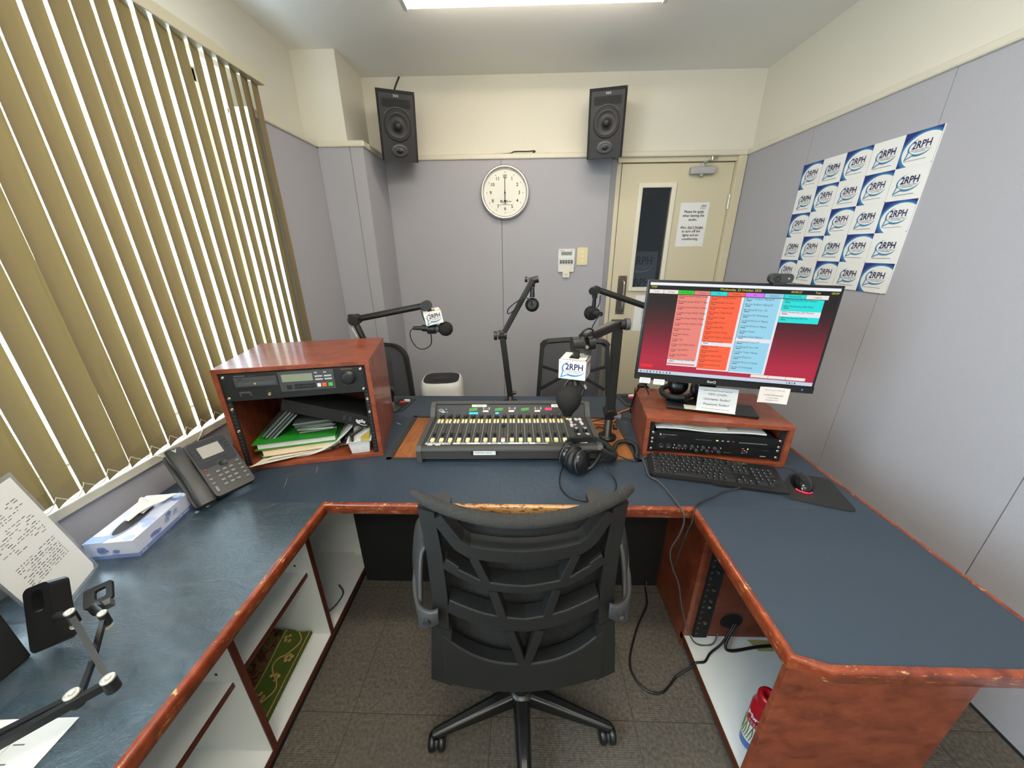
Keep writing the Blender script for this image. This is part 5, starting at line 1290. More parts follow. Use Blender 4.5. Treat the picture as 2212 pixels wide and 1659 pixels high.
for k, (dx, lab) in enumerate(((0, 'grey white papers lying on the rack unit inside the right cabinet'), )):
    m = MB(); m.slab(lambda u, v: (.045+.41*u, .02+.22*v, .131+.003*sin(u*9)-.002*u), 10, 4, (0, 0, .006), PAPER)
    tag(m.obj('paper_pile'), lab, 'papers', M=RCM)
t = thing('envelope', 'flat cream envelope on top of the paper pile in the right cabinet', 'papers', RCM)
m = MB(); m.slab(lambda u, v: (.11+.20*u, .015+.20*v, .1385+.004*sin(u*7)), 8, 4, (0, 0, .002), PAPER_W); m.obj('sheet', t)

# ------------------------------------------------------------------ computer monitor
mx_ = V((.981, -.194, -.025)).normalized(); mu_ = V((.035, .047, .998)); mu_ = (mu_-mx_*mu_.dot(mx_)).normalized()
MM = fr((.751, 1.272, 1.252), mx_, mu_)
MW, MH = .613, .374
t = thing('computer_monitor', 'large black computer monitor showing a red schedule screen', 'monitor', MM)
BEZ = mat('monitor_bezel', '#101012', .3)
m = MB(); m.box(-MW/2, MW/2, -MH/2, MH/2, -.022, 0, BEZ); m.box(-.2, .2, -.15, .10, -.05, -.022, BEZ); m.obj('housing', t, bevel=.002)
m = MB(); m.box(-MW/2, MW/2, -MH/2-.001, -MH/2+.021, -.020, .003, BEZ); m.text('BenQ', .013, LGREY, None, x=-.03, y=-MH/2+.011, z=.0034, bold=.0004); m.obj('chin', t)
m = MB(); m.disc(.0035, screen_mat('power_blue', '#8fb8d0', .5), TR(.27, -MH/2+.011, .0034), n=12); m.obj('power_lamp', t)
S = .0012
sx0, sx1, sy0, sy1 = -MW/2+.009, MW/2-.009, -MH/2+.026, MH/2-.009
def sc_(u, v): return (sx0+(sx1-sx0)*u, sy1-(sy1-sy0)*v)
def smat(n, c, s=.9): return screen_mat('scr_'+n, c, s)
m = MB()
def srect(u0, u1, v0, v1, c, z=S):
    a = sc_(u0, v1); b = sc_(u1, v0); m.rect(a[0], b[0], a[1], b[1], z, c)
# dark to red wallpaper of the software (a vertical blend in bands)
for k in range(24):
    f = max(0, min(1, (k/23-.10)/.75)); cc = tuple(int(a+(b-a)*f) for a, b in zip((26, 16, 18), (176, 33, 62)))
    srect(0, 1, .075+.885*k/24, .075+.885*(k+1)/24+.001, smat('w%02d' % k, '#%02x%02x%02x' % cc))
srect(0, 1, 0, .028, smat('title', '#e9eef6')); srect(0, 1, .028, .068, smat('black', '#060606')); srect(0, 1, .962, 1, smat('taskbar', '#c3cfe0'))
m.obj('screen', t)
m = MB(); Y_ = smat('yellow', '#e6d64a'); T_D = smat('dark_text', '#2a2024', .6); T_DD = smat('faint_text', '#5a4a4a', .6)
def stext(s_, u, v, h, c, al='LEFT', z=S+.0008, sq=1.0):
    p = sc_(u, v); m.text(s_, h, c, None, align=al, x=p[0], y=p[1], z=z, squeeze=sq)
stext('Wednesday, 22 October 2025', .5, .049, .0105, Y_, 'CENTER'); stext('10:00', .006, .046, .009, Y_); stext('00:00:27', .76, .049, .0095, Y_); stext('Tue', .88, .049, .0095, Y_); stext('-00:09', .975, .049, .0095, Y_, 'CENTER')
m.obj('status_text', t)
hdr = [('Tools', .0, .082, '#ece2dc'), ('Settings', .083, .165, '#ece2dc'), ('Now Playing', .166, .254, '#19c92a'), ('Promos', .255, .343, '#dd7f78'), ('Info', .344, .436, '#25d3d6'), ('Program', .437, .531, '#f0603f'), ('Id\u2019s', .532, .63, '#d46ff0'), ('Sponsors', .631, .73, '#8fc6de'), ('Membership', .731, .84, '#25cfcf'), ('Logging', .841, .952, '#e6e0dd')]
m = MB()
for s_, a, b, c in hdr: srect(a, b-.001, .072, .112, smat('h'+c[1:], c), S+.0005)
m.obj('tab_row', t); m = MB()
for s_, a, b, c in hdr: stext(s_, (a+b)/2, .092, .0075, T_DD, 'CENTER', S+.0012)
m.obj('tab_text', t)
cols = [(.166, .331, .345, .118, .878, '#e07f74', ['%s Sydney Artists MUSIC T%d Radio Edit' % (a, k) for k, a in enumerate(('08', '09', '10', '11', '12', '13'))]+['06 Studio Interview', '06 Theatre Review', '17 Near Gig', '21 Near Gig THURS MATH', '31 Near Gig NORTH', '21 Near Gig NORTH']+['1 Sydney Morning THURS VHL'], .82, .86),
        (.346, .516, .53, .118, .902, '#f7603c', ['001 Classic Weekly Promo', '002 Wednesday Forecast', '007 Sydney Transport 2025', '007 Classics Today Promo', '007 Classics Today', '007 Limelight Promo', '007 Woodford PRO', '007 New Scientist Promo', '007 Whats In Space - Space Station', '007 Thursday Forecast', '007 New Idea WO', '007 Woodhead WO', '007 Down Under Promo', '007 New Scientist Promo', '007 New Scientist Promo'], .60, .64),
        (.532, .718, .73, .118, .905, '#92cbe2', ['08a Zen Goldhorn Wgong 03', '08a Zen Goldhorn Wgong 03', '08a Wgong ID Cuts 1 03', '10a Jolynn MC Wollongong', '11a Keith McCarron Wgong', '11a Keith McCarron Wgong', '13a Allan Traders', '13a Robina Street Wgong 3', '14a Wgong ID Cuts 2 07', '15a Wgong ID Cuts 2 08', '17a Allan Traders Wgong', '17a Keith McCarron', '17a Keith McCarron Wgong', '19a Zen ID Wollongong'], .535, .575),
        (.731, .935, .952, .118, .352, '#1fd6d2', ['2RPH Membership 2025 Mailout', '2RPH Membership 2025 Public', '2RPH Membership 2025 Mention', '2RPH Membership 2025 Pre'], .235, .29)]
m = MB()
for a, b, e, v0, v1, c, rows, w0, w1 in cols:
    srect(a, b, v0, v1, smat('c'+c[1:], c, .95), S+.0005); srect(a, b, w0, w1, smat('white_row', '#e2e4ea'), S+.0008)
    if e < .9: srect(b, e, v0, v1, smat('scrollbar', '#dfe3ea'), S+.0005); srect(a, e, v1, v1+.012, MATS['lit_scr_scrollbar'], S+.0005)
m.obj('list_panel', t); m = MB()
for a, b, e, v0, v1, c, rows, w0, w1 in cols:
    n = len(rows); st = (.058 if n < 5 else (v1-v0-.01)/n)
    for k, r in enumerate(rows):
        stext(r[:30], a+.006, v0+.012+st*k, .0088, T_D, z=S+.0014, sq=.82); u = a+.01; p0_ = sc_(u, v0+.034+st*k); m.rect(p0_[0], p0_[0]+.016, p0_[1], p0_[1]+.0022, S+.0014, T_DD)
m.obj('list_text', t)
for (u0, u1, v0, v1, nm, c) in ((.01, .085, .895, .93, 'red_button', '#e8202a'), (.66, .755, .920, .952, 'hece2dc', '#ece2dc'), (.757, .85, .920, .952, 'hece2dc', '#ece2dc'), (.852, .955, .920, .952, 'hece2dc', '#ece2dc')):
    m = MB(); srect(u0, u1, v0, v1, smat(nm, c), S+.0006); m.obj('screen_button', t)
for k in range(10):
    m = MB(); srect(.012+.02*k, .020+.02*k, .974, .99, smat('icon%d' % (k % 3), ('#2b3648', '#6b7f9a', '#35507a')[k % 3]), S+.0006); m.obj('task_icon', t)
for k in range(4): m = MB(); srect(.86+.014*k, .868+.014*k, .974, .99, MATS['lit_scr_icon0'] if k % 2 else MATS['lit_scr_icon1'], S+.0006); m.obj('task_icon', t)
# stand: column and flat base plate
MI = MM.inverted()
m = MB(); bm_ = fr((.786, 1.372, .9185), (.955, -.295, 0), (.295, .955, 0)); m.box(-.168, .168, -.055, .055, 0, .013, BEZ, bm_); m.obj('base', t, world=True, bevel=.003)
m = MB(); m.tube([(.775, 1.40, .931), (.775, 1.385, 1.20)], .02, BEZ, flat=(.07, .03), smooth_k=1); m.box(-.05, .05, -.05, .05, -.08, -.048, BEZ, MM); m.obj('stand_column', t, world=True)
# webcam
t = thing('webcam', 'small dark webcam perched on top of the computer monitor', 'webcam', MM @ TR(.112, MH/2+.018, .004))
m = MB(); m.prism(rrect(.070, .030, .013, n=8), -.016, .008, DGREY); m.obj('body', t, bevel=.005, seg=3)
MB().lathe([(.0105, 0), (.0105, .002), (.0085, .003), (.006, .0015), (0, .0022)], BLACK, TR(-.014, -.001, .008), n=24).obj('lens', t)
m = MB(); m.ball((-.016, .0005, .0102), .0018, WHITE_P, n=8, k=5); m.obj('glint', t) if False else None
m = MB(); m.text('v', .012, LGREY, None, x=.021, y=0, z=.0085, bold=.0006); m.obj('badge', t)
m = MB(); m.box(-.02, .02, -.022, -.012, -.03, .004, DGREY); m.obj('clip', t, bevel=.001)
# note cards
def card(name, M, w_, h_, lab, rows, m_=PAPER, size=.006, curl=0.0):
    m = MB(); m.slab(lambda u, v: (-w_/2+w_*u, -h_/2+h_*v, curl*((2*u-1)**2+.5*(1-v)**2)), 6, 4, (0, 0, .0006), m_)
    for s_, yy, sz, c in rows: m.text(s_, sz, c, None, y=yy, z=.0010+curl*.6)
    return tag(m.obj(name), lab, 'note', M=M)
LP = fr((.7795, 1.318, .9315+.050), V((.962, -.274, 0)), V((.05, .17, .984)))
card('login_card', LP, .142, .098, 'white NEW LOGIN card propped against the monitor base', [('Studio Computer has been upgraded:', .036, .0068, INKG), ('NEW LOGIN:', .021, .0115, INK), ('Username: Studio1', .001, .0125, INK), ('Password: Studio1', -.020, .0125, INK), ('This is for all studio computers now installed', -.038, .0055, INKG)], PAPER)
card('strip_card', fr((.765, 1.336, .9322), (.955, -.295, 0), (.295, .955, .02)), .185, .042, 'white paper strip taped flat along the monitor base', [], PAPER_W)
card('pink_card', MM @ TR(.182, -MH/2-.018, .006), .098, .060, 'pale folded note taped under the right corner of the monitor', [('Studio Computer Office 365', .020, .0058, INKG), ('COMPUTER ISSUES?', 0, .0075, INKG), ('Contact Office', -.010, .0065, INKG), ('Reception: 9411', -.019, .0065, INKG)], mat('paper_pinkish', '#d8cdc6', .8), curl=.004)
card('label_card', MM @ TR(-.268, -MH/2-.004, .0062), .040, .022, 'leftmost small white label taped under the monitor', [('MICROPHONE', .005, .005, INK), ('phone in before', -.001, .004, INK), ('speaking live', -.007, .004, INK)], PAPER)
card('label_card', MM @ TR(-.216, -MH/2-.006, .0062), .040, .022, 'second small white label taped under the monitor, nearer the middle', [('HEADPHONES', .005, .005, INK), ('for the listening', -.001, .004, INK), ('of producer', -.007, .004, INK)], PAPER)

# ------------------------------------------------------------------ keyboard, mouse, pad
KM = fr((.728, 1.163, ZT+.001), (.469, -.104, 0), (.104, .469, 0)) @ TR(0, 0, 0, rx=4)
t = thing('keyboard', 'black full size computer keyboard in front of the right rack cabinet', 'keyboard', KM)
KB = mat('keyboard_black', '#1a1a1b', .38); KC = mat('keycap_black', '#262628', .42)
kw, kd = .462, .150
m = MB(); m.prism([(-kw/2+.008, -kd/2), (-.02, -kd/2), (0, -kd/2-.006), (kw/2-.006, -kd/2-.006), (kw/2, -kd/2+.01), (kw/2, kd/2-.01), (kw/2-.012, kd/2), (.1, kd/2), (.06, kd/2+.006), (-.06, kd/2+.006), (-.1, kd/2), (-kw/2+.02, kd/2), (-kw/2, kd/2-.02), (-kw/2, -kd/2+.01)], 0, .016, KB); m.obj('case', t, bevel=.004)
rowsy = [.054, .026, .007, -.012, -.031, -.050]
def keyrow(name, y, x0, widths, gap=.0012):
    x = x0
    for wd in widths:
        if wd < 0: x += -wd; continue
        k = MB()
        k.add([(x, y-.008, .016), (x+wd-gap, y-.008, .016), (x+wd-gap, y+.008, .016), (x, y+.008, .016), (x+.0018, y-.0055, .0235), (x+wd-gap-.0018, y-.0055, .0235), (x+wd-gap-.0018, y+.007, .0235), (x+.0018, y+.007, .0235)], [(4,5,6,7),(0,1,5,4),(1,2,6,5),(2,3,7,6),(3,0,4,7)], KC)
        k.rect(x+.0035, x+.0065, y+.0005, y+.0045, .0238, LGREY); k.obj(name, t); x += wd
u_ = .0188; X0 = -kw/2+.014
keyrow('function_key', rowsy[0], X0, [u_, -.012]+[u_]*4+[-.008]+[u_]*4+[-.008]+[u_]*4+[-.006]+[u_]*3)
keyrow('key', rowsy[1], X0, [u_]*13+[u_*2, -.006]+[u_]*3+[-.006]+[u_]*4)
keyrow('key', rowsy[2], X0, [u_*1.5]+[u_]*12+[u_*1.5, -.006]+[u_]*3+[-.006]+[u_]*4)
keyrow('key', rowsy[3], X0, [u_*1.75]+[u_]*11+[u_*2.25, -.006-3*u_-.006]+[u_]*3)
keyrow('key', rowsy[4], X0, [u_*2.25]+[u_]*10+[u_*2.75, -.006-u_, u_, -u_-.006]+[u_]*4)
keyrow('key', rowsy[5], X0, [u_*1.5, u_, u_*1.25, u_*6, u_*1.25, u_, u_, u_*2, -.006]+[u_]*3+[-.006, u_*2, u_])
m = MB(); m.text('logitech', .006, LGREY, None, x=.12, y=.066, z=.0165) if False else None
m.rect(.10, .135, .064, .067, .0166, LGREY); m.obj('maker_mark', t)
tag(MB().tube([(.545, 1.26, .748), (.50, 1.262, .747), (.487, 1.20, .746), (.482, 1.135, .746), (.507, 1.10, .745), (.520, 1.02, .745), (.524, .965, .748), (.528, .944, .742), (.535, .940, .70), (.530, .945, .64), (.52, .96, .56), (.545, .97, .47), (.575, .965, .40), (.60, .962, .30), (.625, .962, .22), (.66, .962, .13), (.70, .962, .075), (.76, .965, .073), (.78, .978, .12)], .0029, MGREY, n=7).obj('keyboard_cable'), 'grey keyboard cable falling over the front edge of the desk', 'cable')
tag(MB().tube([(.80, 1.075, .7475), (.76, 1.062, .7475), (.708, 1.046, .7475), (.66, 1.018, .7475), (.618, .998, .7475), (.585, .975, .749), (.566, .951, .746), (.561, .940, .71), (.553, .940, .67), (.546, .945, .6), (.544, .955, .5)], .0026, DGREY, n=7).obj('mouse_cable'), 'thin dark cable curving from under the keyboard over the desk edge', 'cable')
PM2 = fr((1.062, 1.048, ZT+.0006), (.20, -.055, 0), (.055, .20, 0))
def padmesh():
    c_ = [(.907, 1.028), (.905, 1.060), (.925, 1.085), (1.012, 1.152), (1.040, 1.162), (1.150, 1.150), (1.192, 1.133) if False else (1.158, 1.140), (1.158, 1.04), (1.108, .955), (1.092, .952), (.925, 1.012)]
    return c_
m = MB(); m.prism([(.912, 1.030), (.908, 1.042), (.912, 1.055), (1.005, 1.150), (1.022, 1.160), (1.045, 1.162), (1.128, 1.139), (1.137, 1.128), (1.137, 1.112), (1.098, .966), (1.088, .957), (1.074, .957), (.925, 1.016)], ZT+.0006, ZT+.0036, mat('pad_black', '#222223', .85)); tag(m.obj('mouse_pad', bevel=.001), 'black mouse pad at the right end of the desk by the wall', 'mouse pad')
MSM = fr((1.012, 1.092, ZT+.0038), (.90, -.43, 0), (.43, .90, 0))
t = thing('computer_mouse', 'black computer mouse with a red glow on the mouse pad', 'mouse', MSM)
m = MB(); nn = 20; kk = 10; vs = []
for j in range(kk+1):
    tj = j/kk*pi/2
    for i in range(nn):
        a = 2*pi*i/nn; ca, sa = cos(a), sin(a)
        rx = .031*(1+.06*sa)*cos(tj)**.75; ry = .056*cos(tj)**.75
        vs.append((rx*abs(ca)**.85*(1 if ca > 0 else -1), ry*abs(sa)**.85*(1 if sa > 0 else -1)-.004*sin(tj), .036*sin(tj)+.0008))
m.add(vs, [(j*nn+i, j*nn+(i+1) % nn, (j+1)*nn+(i+1) % nn, (j+1)*nn+i) for j in range(kk) for i in range(nn)], mat('mouse_gloss', '#131315', .14), None, True); m.obj('shell', t)
m = MB(); m.cyl((-.003, .030, .029), (.003, .030, .029), .007, DGREY, n=14); m.obj('scroll_wheel', t)
m = MB(); m.tube([(-.022, -.0405, .004), (-.012, -.0505, .005), (0, -.0545, .0055), (.012, -.0505, .005), (.022, -.0405, .004)], .003, screen_mat('mouse_red', '#ff2036', 2.5), n=6); m.obj('red_lamp', t)
m = MB(); m.rect(-.009, .009, -.001, .001, 0, LGREY, fr((0, -.034, .0305), (1, 0, 0), (0, .9, .35))); m.obj('badge', t)
m = MB(); m.tube([(.0, .055, .010), (-.005, .085, .006), (-.04, .115, .004), (-.08, .12, .004)], .0024, DGREY, n=6); m.obj('cable', t)

# ------------------------------------------------------------------ headphones
LEATHER = mat('ear_pad', '#1a1a1b', .5); HPB = mat('headphone_black', '#141416', .28)
bump(LEATHER, noise(LEATHER, mapping(LEATHER), 160, 4), .3, .003)
def cup(t, c, ax, r=.043, logo_=False):
    z = V(ax).normalized(); x = V((0, 0, 1)); x = (x-z*x.dot(z)).normalized(); y = z.cross(x); M = Matrix.Identity(4)
    for i in range(3): M[i][0] = x[i]; M[i][1] = y[i]; M[i][2] = z[i]; M[i][3] = c[i]
    m = MB(); m.lathe([(r*.97, -.012), (r*1.0, -.004), (r*.98, .006), (r*.82, .016), (r*.5, .021), (0, .022)], HPB, M, n=32); m.obj('ear_cup', t, world=True)
    m = MB(); m.lathe([(r*.5, -.014), (r*.6, -.034), (r*.8, -.040), (r*1.0, -.036), (r*1.07, -.025), (r*1.02, -.013), (r*.9, -.011)], LEATHER, M, n=36); m.obj('ear_pad', t, world=True)
    m = MB(); m.lathe([(r*1.01, .003), (r*1.03, .005), (r*1.01, .007)], MGREY, M, n=36, cap=False); m.obj('trim_ring', t, world=True)
    return M
t = thing('headphones', 'black studio headphones lying in front of the mixing console', 'headphones', TR(.27, 1.17, ZT))
c1 = V((.225, 1.158, ZT+.050)); a1 = V((.70, -.62, .22))
Mc = cup(t, c1, a1, .046)
c2 = V((.180, 1.215, ZT+.052)); Mc2 = cup(t, c2, (-.72, .62, .1), .046)
m = MB(); m.tube([(-.012, .0, .0206), (.006, .012, .0206), (.014, -.01, .0206), (.022, .0, .0200)], .0009, MGREY, M=Mc, n=5, smooth_k=1); m.obj('badge', t, world=True)
# yoke from the near cup to the band, band curve lying to the right
m = MB(); q1 = c1+a1.normalized()*.006
m.tube([q1+V((.012, .010, .038)), q1+V((.034, .026, .032)), q1+V((.062, .052, .016)), q1+V((.082, .066, .006))], .007, HPB, n=8); m.tube([q1+V((.010, .002, -.038)), q1+V((.040, .012, -.028)), q1+V((.068, .044, -.010)), q1+V((.082, .066, .004))], .008, HPB, n=8); m.obj('yoke', t, world=True)
m = MB(); m.tube([c2+V((-.01, .01, .03)), c2+V((.0, .03, .035)), c2+V((.02, .045, .03))], .008, HPB, n=8); m.obj('yoke', t, world=True)
bandp = [c2+V((.005, .040, .030)), V((.225, 1.275, ZT+.075)), V((.285, 1.285, ZT+.074)), V((.335, 1.268, ZT+.058)), V((.362, 1.240, ZT+.042)), V((.360, 1.215, ZT+.038)), q1+V((.085, .066, .006))]
m = MB(); m.tube(bandp, .01, LEATHER, flat=(.016, .034)); m.obj('headband', t, world=True, bevel=.004)
m = MB(); m.tube([V((.352, 1.252, ZT+.045)), V((.366, 1.232, ZT+.040)), V((.360, 1.208, ZT+.036)), q1+V((.080, .062, .006))], .01, HPB, flat=(.021, .026)); m.obj('slider', t, world=True, bevel=.003)
m = MB(); m.tube([(.185, 1.225, ZT+.028), (.165, 1.20, ZT+.012), (.145, 1.14, ZT+.004), (.139, 1.07, ZT+.004), (.160, 1.018, ZT+.004), (.195, .996, ZT+.004), (.240, .992, ZT+.004), (.285, 1.010, ZT+.004), (.330, 1.045, ZT+.004), (.346, 1.09, ZT+.004), (.343, 1.135, ZT+.006), (.318, 1.165, ZT+.020)], .0026, BLACK, n=7); m.obj('cable', t, world=True)
# coiled lead
pts = [V((.352, 1.245, ZT+.03)), V((.382, 1.292, ZT+.016)), V((.405, 1.345, ZT+.016)), V((.432, 1.372, ZT+.016)), V((.468, 1.372, ZT+.016)), V((.488, 1.345, ZT+.016)), V((.482, 1.295, ZT+.016)), V((.468, 1.255, ZT+.014))]
P = []
for i in range(len(pts)-1):
    g = lambda j: pts[min(max(j, 0), len(pts)-1)]
    for q in range(60):
        s_ = q/60; p0, p1, p2, p3 = g(i-1), g(i), g(i+1), g(i+2)
        P.append(0.5*((2*p1)+(p2-p0)*s_+(2*p0-5*p1+4*p2-p3)*s_*s_+(3*p1-p0-3*p2+p3)*s_**3))
C_ = []; Lacc = 0
for i, p in enumerate(P):
    d = (P[min(i+1, len(P)-1)]-P[max(i-1, 0)]).normalized(); u = d.cross(V((0, 0, 1))).normalized(); w2 = d.cross(u)
    th = i*2*pi/6.0; C_.append(p+(u*cos(th)+w2*sin(th))*.0075)
t = thing('coiled_lead', 'thick black coiled headphone lead looping over the oak inset', 'cable', TR(.43, 1.34, ZT))
m = MB(); m.tube(C_, .0024, BLACK, n=5, smooth_k=1); m.obj('coil', t, world=True)
m = MB(); m.tube([(.468, 1.255, ZT+.012), (.462, 1.236, ZT+.008), (.44, 1.242, ZT+.006), (.395, 1.285, ZT+.004), (.355, 1.330, ZT+.004), (.345, 1.35, ZT+.006)], .0024, BLACK, n=6); m.cyl((.468, 1.262, ZT+.0135), (.468, 1.24, ZT+.011), .0105, BLACK, r1=.009); m.obj('tail', t, world=True)
t = thing('headphones', 'black headphones resting under the monitor on the right rack cabinet', 'headphones', TR(.70, 1.50, .919))
m = MB(); m.tube([(.700, 1.420, .948), (.655, 1.435, .944), (.632, 1.475, .942), (.640, 1.520, .95), (.68, 1.545, .955)], .012, LEATHER, n=10); m.tube([(.700, 1.420, .948), (.72, 1.432, .949), (.735, 1.445, .949)], .012, LEATHER, n=10); m.obj('headband', t, world=True)
cup(t, (.715, 1.530, .964), (-.35, -.85, .3), .042); cup(t, (.80, 1.47, .964), (.5, -.8, .2), .040)
tag(MB().tube([(.58, 1.505, .926), (.562, 1.53, .958), (.545, 1.56, .93), (.54, 1.60, .84), (.56, 1.66, .76), (.62, 1.69, .745)], .0035, BLACK, n=6).obj('headphone_lead'), 'black cable arching over the left end of the right cabinet', 'cable')
# ------------------------------------------------------------------ office chair in front
CHB = mat('chair_black', '#151514', .55); CHG = mat('chair_grey_plastic', '#343434', .5)
MESH = mat('chair_mesh', '#131313', .8)
nt, N, L, b_ = nodes_of(MESH)
tc = N.new('ShaderNodeTexCoord'); sp = N.new('ShaderNodeSeparateXYZ'); L.new(tc.outputs['Object'], sp.inputs['Vector'])
gx = math_n(MESH, 'SINE', math_n(MESH, 'MULTIPLY', sp.outputs['X'], 2*pi/.0032)); gz = math_n(MESH, 'SINE', math_n(MESH, 'MULTIPLY', sp.outputs['Z'], 2*pi/.0032))
mh = math_n(MESH, 'ADD', gx, gz); bump(MESH, mh, .5, .002); setcol(MESH, ramp(MESH, mh, [(.0, '#0b0b0b'), (.8, '#232322')]))
MESHT = mat('chair_mesh_top', '#2b2a28', .8)
nt, N, L, b_ = nodes_of(MESHT)
tc = N.new('ShaderNodeTexCoord'); sp = N.new('ShaderNodeSeparateXYZ'); L.new(tc.outputs['Object'], sp.inputs['Vector'])
gx = math_n(MESHT, 'SINE', math_n(MESHT, 'MULTIPLY', sp.outputs['X'], 2*pi/.003)); gz = math_n(MESHT, 'SINE', math_n(MESHT, 'MULTIPLY', math_n(MESHT, 'ADD', sp.outputs['Z'], sp.outputs['Y']), 2*pi/.003))
mh = math_n(MESHT, 'MAXIMUM', gx, gz); bump(MESHT, mh, .6, .003); setcol(MESHT, ramp(MESHT, mh, [(.1, '#1d1c1b'), (.9, '#3a3834')]))
THIN = mat('thin_mesh', '#26272a', .8); THIN.node_tree.nodes['Principled BSDF'].inputs['Alpha'].default_value = .74
CH = TR(-.002, .770, 0, rz=3.2)
t = thing('office_chair', 'black mesh office chair with a ribbed open back in the foreground', 'chair', CH)
def ys(x, off=0.0, z=.8): return -.176+(.62+.60*max(0, (z-.45))/.57)*x*x+off
def strip(pts, w_, dep, m_, name, off=0.0, bevel=.003, taper=None):
    """flat bar following the curved back: pts (x,z)"""
    P = []
    n = len(pts)
    for i in range(n-1):
        for q in range(5):
            f = q/5; P.append((pts[i][0]+(pts[i+1][0]-pts[i][0])*f, pts[i][1]+(pts[i+1][1]-pts[i][1])*f))
    P.append(pts[-1]); vs = []
    for i, p in enumerate(P):
        a = P[max(i-1, 0)]; c = P[min(i+1, len(P)-1)]; d = V((c[0]-a[0], c[1]-a[1])).normalized(); nn = V((-d.y, d.x))
        hw = (w_ if taper is None else w_+(taper-w_)*i/(len(P)-1))/2
        for e, yo in ((1, 0), (-1, 0), (-1, dep), (1, dep)):
            x, z = p[0]+nn.x*hw*e, p[1]+nn.y*hw*e; vs.append((x, ys(x, off+yo, z), z))
    fs = [(i*4+k, i*4+(k+1) % 4, i*4+4+(k+1) % 4, i*4+4+k) for i in range(len(P)-1) for k in range(4)]
    m = MB(); m.add(vs, [tuple(reversed(f)) for f in fs], m_); m.add(vs, [(0, 1, 2, 3), tuple(len(vs)-1-k for k in range(4))], m_)
    return m.obj(name, t, bevel=bevel)
for sx in (-1, 1):
    strip([(sx*.226, .995), (sx*.214, .87), (sx*.211, .75), (sx*.214, .64)], .044, .020, CHB, 'back_post')
    strip([(sx*.214, .638), (sx*.222, .54), (sx*.230, .425)], .056, .022, CHB, 'lower_post', taper=.060)
strip([(-.20, .985), (-.152, .925), (-.128, .912), (0, .910), (.128, .912), (.152, .925), (.20, .985)], .034, .042, CHB, 'back_rib')
strip([(-.19, .852), (-.10, .818), (0, .810), (.10, .818), (.19, .852)], .026, .042, CHB, 'back_rib')
strip([(-.19, .722), (-.10, .702), (0, .690), (.10, .702), (.19, .722)], .046, .042, CHB, 'back_rib')
for sx in (-1, 1):
    strip([(sx*.118, .895), (sx*.090, .822)], .022, .036, CHB, 'rib_brace', bevel=.002)
    strip([(sx*.076, .800), (sx*.054, .712)], .022, .036, CHB, 'rib_brace', bevel=.002)
    strip([(sx*.038, .668), (sx*.004, .535)], .022, .034, CHB, 'rib_brace', bevel=.002)
    strip([(sx*.19, .86), (sx*.16, .846)], .03, .012, CHB, 'rib_gusset', bevel=.002)
# solid tray closing the bottom of the back
tp = [(-.205, .625), (-.19, .59), (-.155, .569), (-.10, .556), (0, .546), (.10, .556), (.155, .569), (.19, .59), (.205, .625)]
m = MB(); n = 41; vs = []
for i in range(n):
    u = i/(n-1); x = -.215+.43*u
    zt_ = .546+.065*(abs(x)/.205)**2.6 if abs(x) < .205 else .615
    zb_ = .438+.012*(1-(x/.215)**2) if False else .440-.0*abs(x)
    for (z, yo) in ((zt_, 0), (zb_, -.006), (zb_-.012, .03), (zt_-.004, .040)): vs.append((x, ys(x, yo, z), z))
m.add(vs, [tuple(reversed((i*4+k, i*4+(k+1) % 4, i*4+4+(k+1) % 4, i*4+4+k))) for i in range(n-1) for k in range(4)]+[(0, 1, 2, 3), tuple((n-1)*4+k for k in (3, 2, 1, 0))], CHB, None, False); m.obj('back_tray', t, bevel=.004)
m = MB(); m.slab(lambda u, v: ((u-.5)*.43, ys((u-.5)*.43, .052, .46+.52*v), .46+.52*v), 24, 12, (0, -.002, 0), MESH); m.obj('back_mesh', t)
# padded top rail
m = MB(); n = 33; vs = []; K_ = 12
for i in range(n):
    u = i/(n-1); x = -.262+.524*u; e = min(1.0, min(u, 1-u)*16+.35)
    for k in range(K_):
        a = 2*pi*k/K_; vs.append((x, ys(x, .010, 1.02)+.016*cos(a)*e**.5, 1.003+.0155*sin(a)*e**.5+.016*(abs(x)/.25)**2))
m.add(vs, [(i*K_+k, i*K_+(k+1) % K_, (i+1)*K_+(k+1) % K_, (i+1)*K_+k) for i in range(n-1) for k in range(K_)], MESHT, None, True); m.add(vs, [tuple(range(K_-1, -1, -1)), tuple((n-1)*K_+k for k in range(K_))], MESHT); m.obj('top_rail', t)
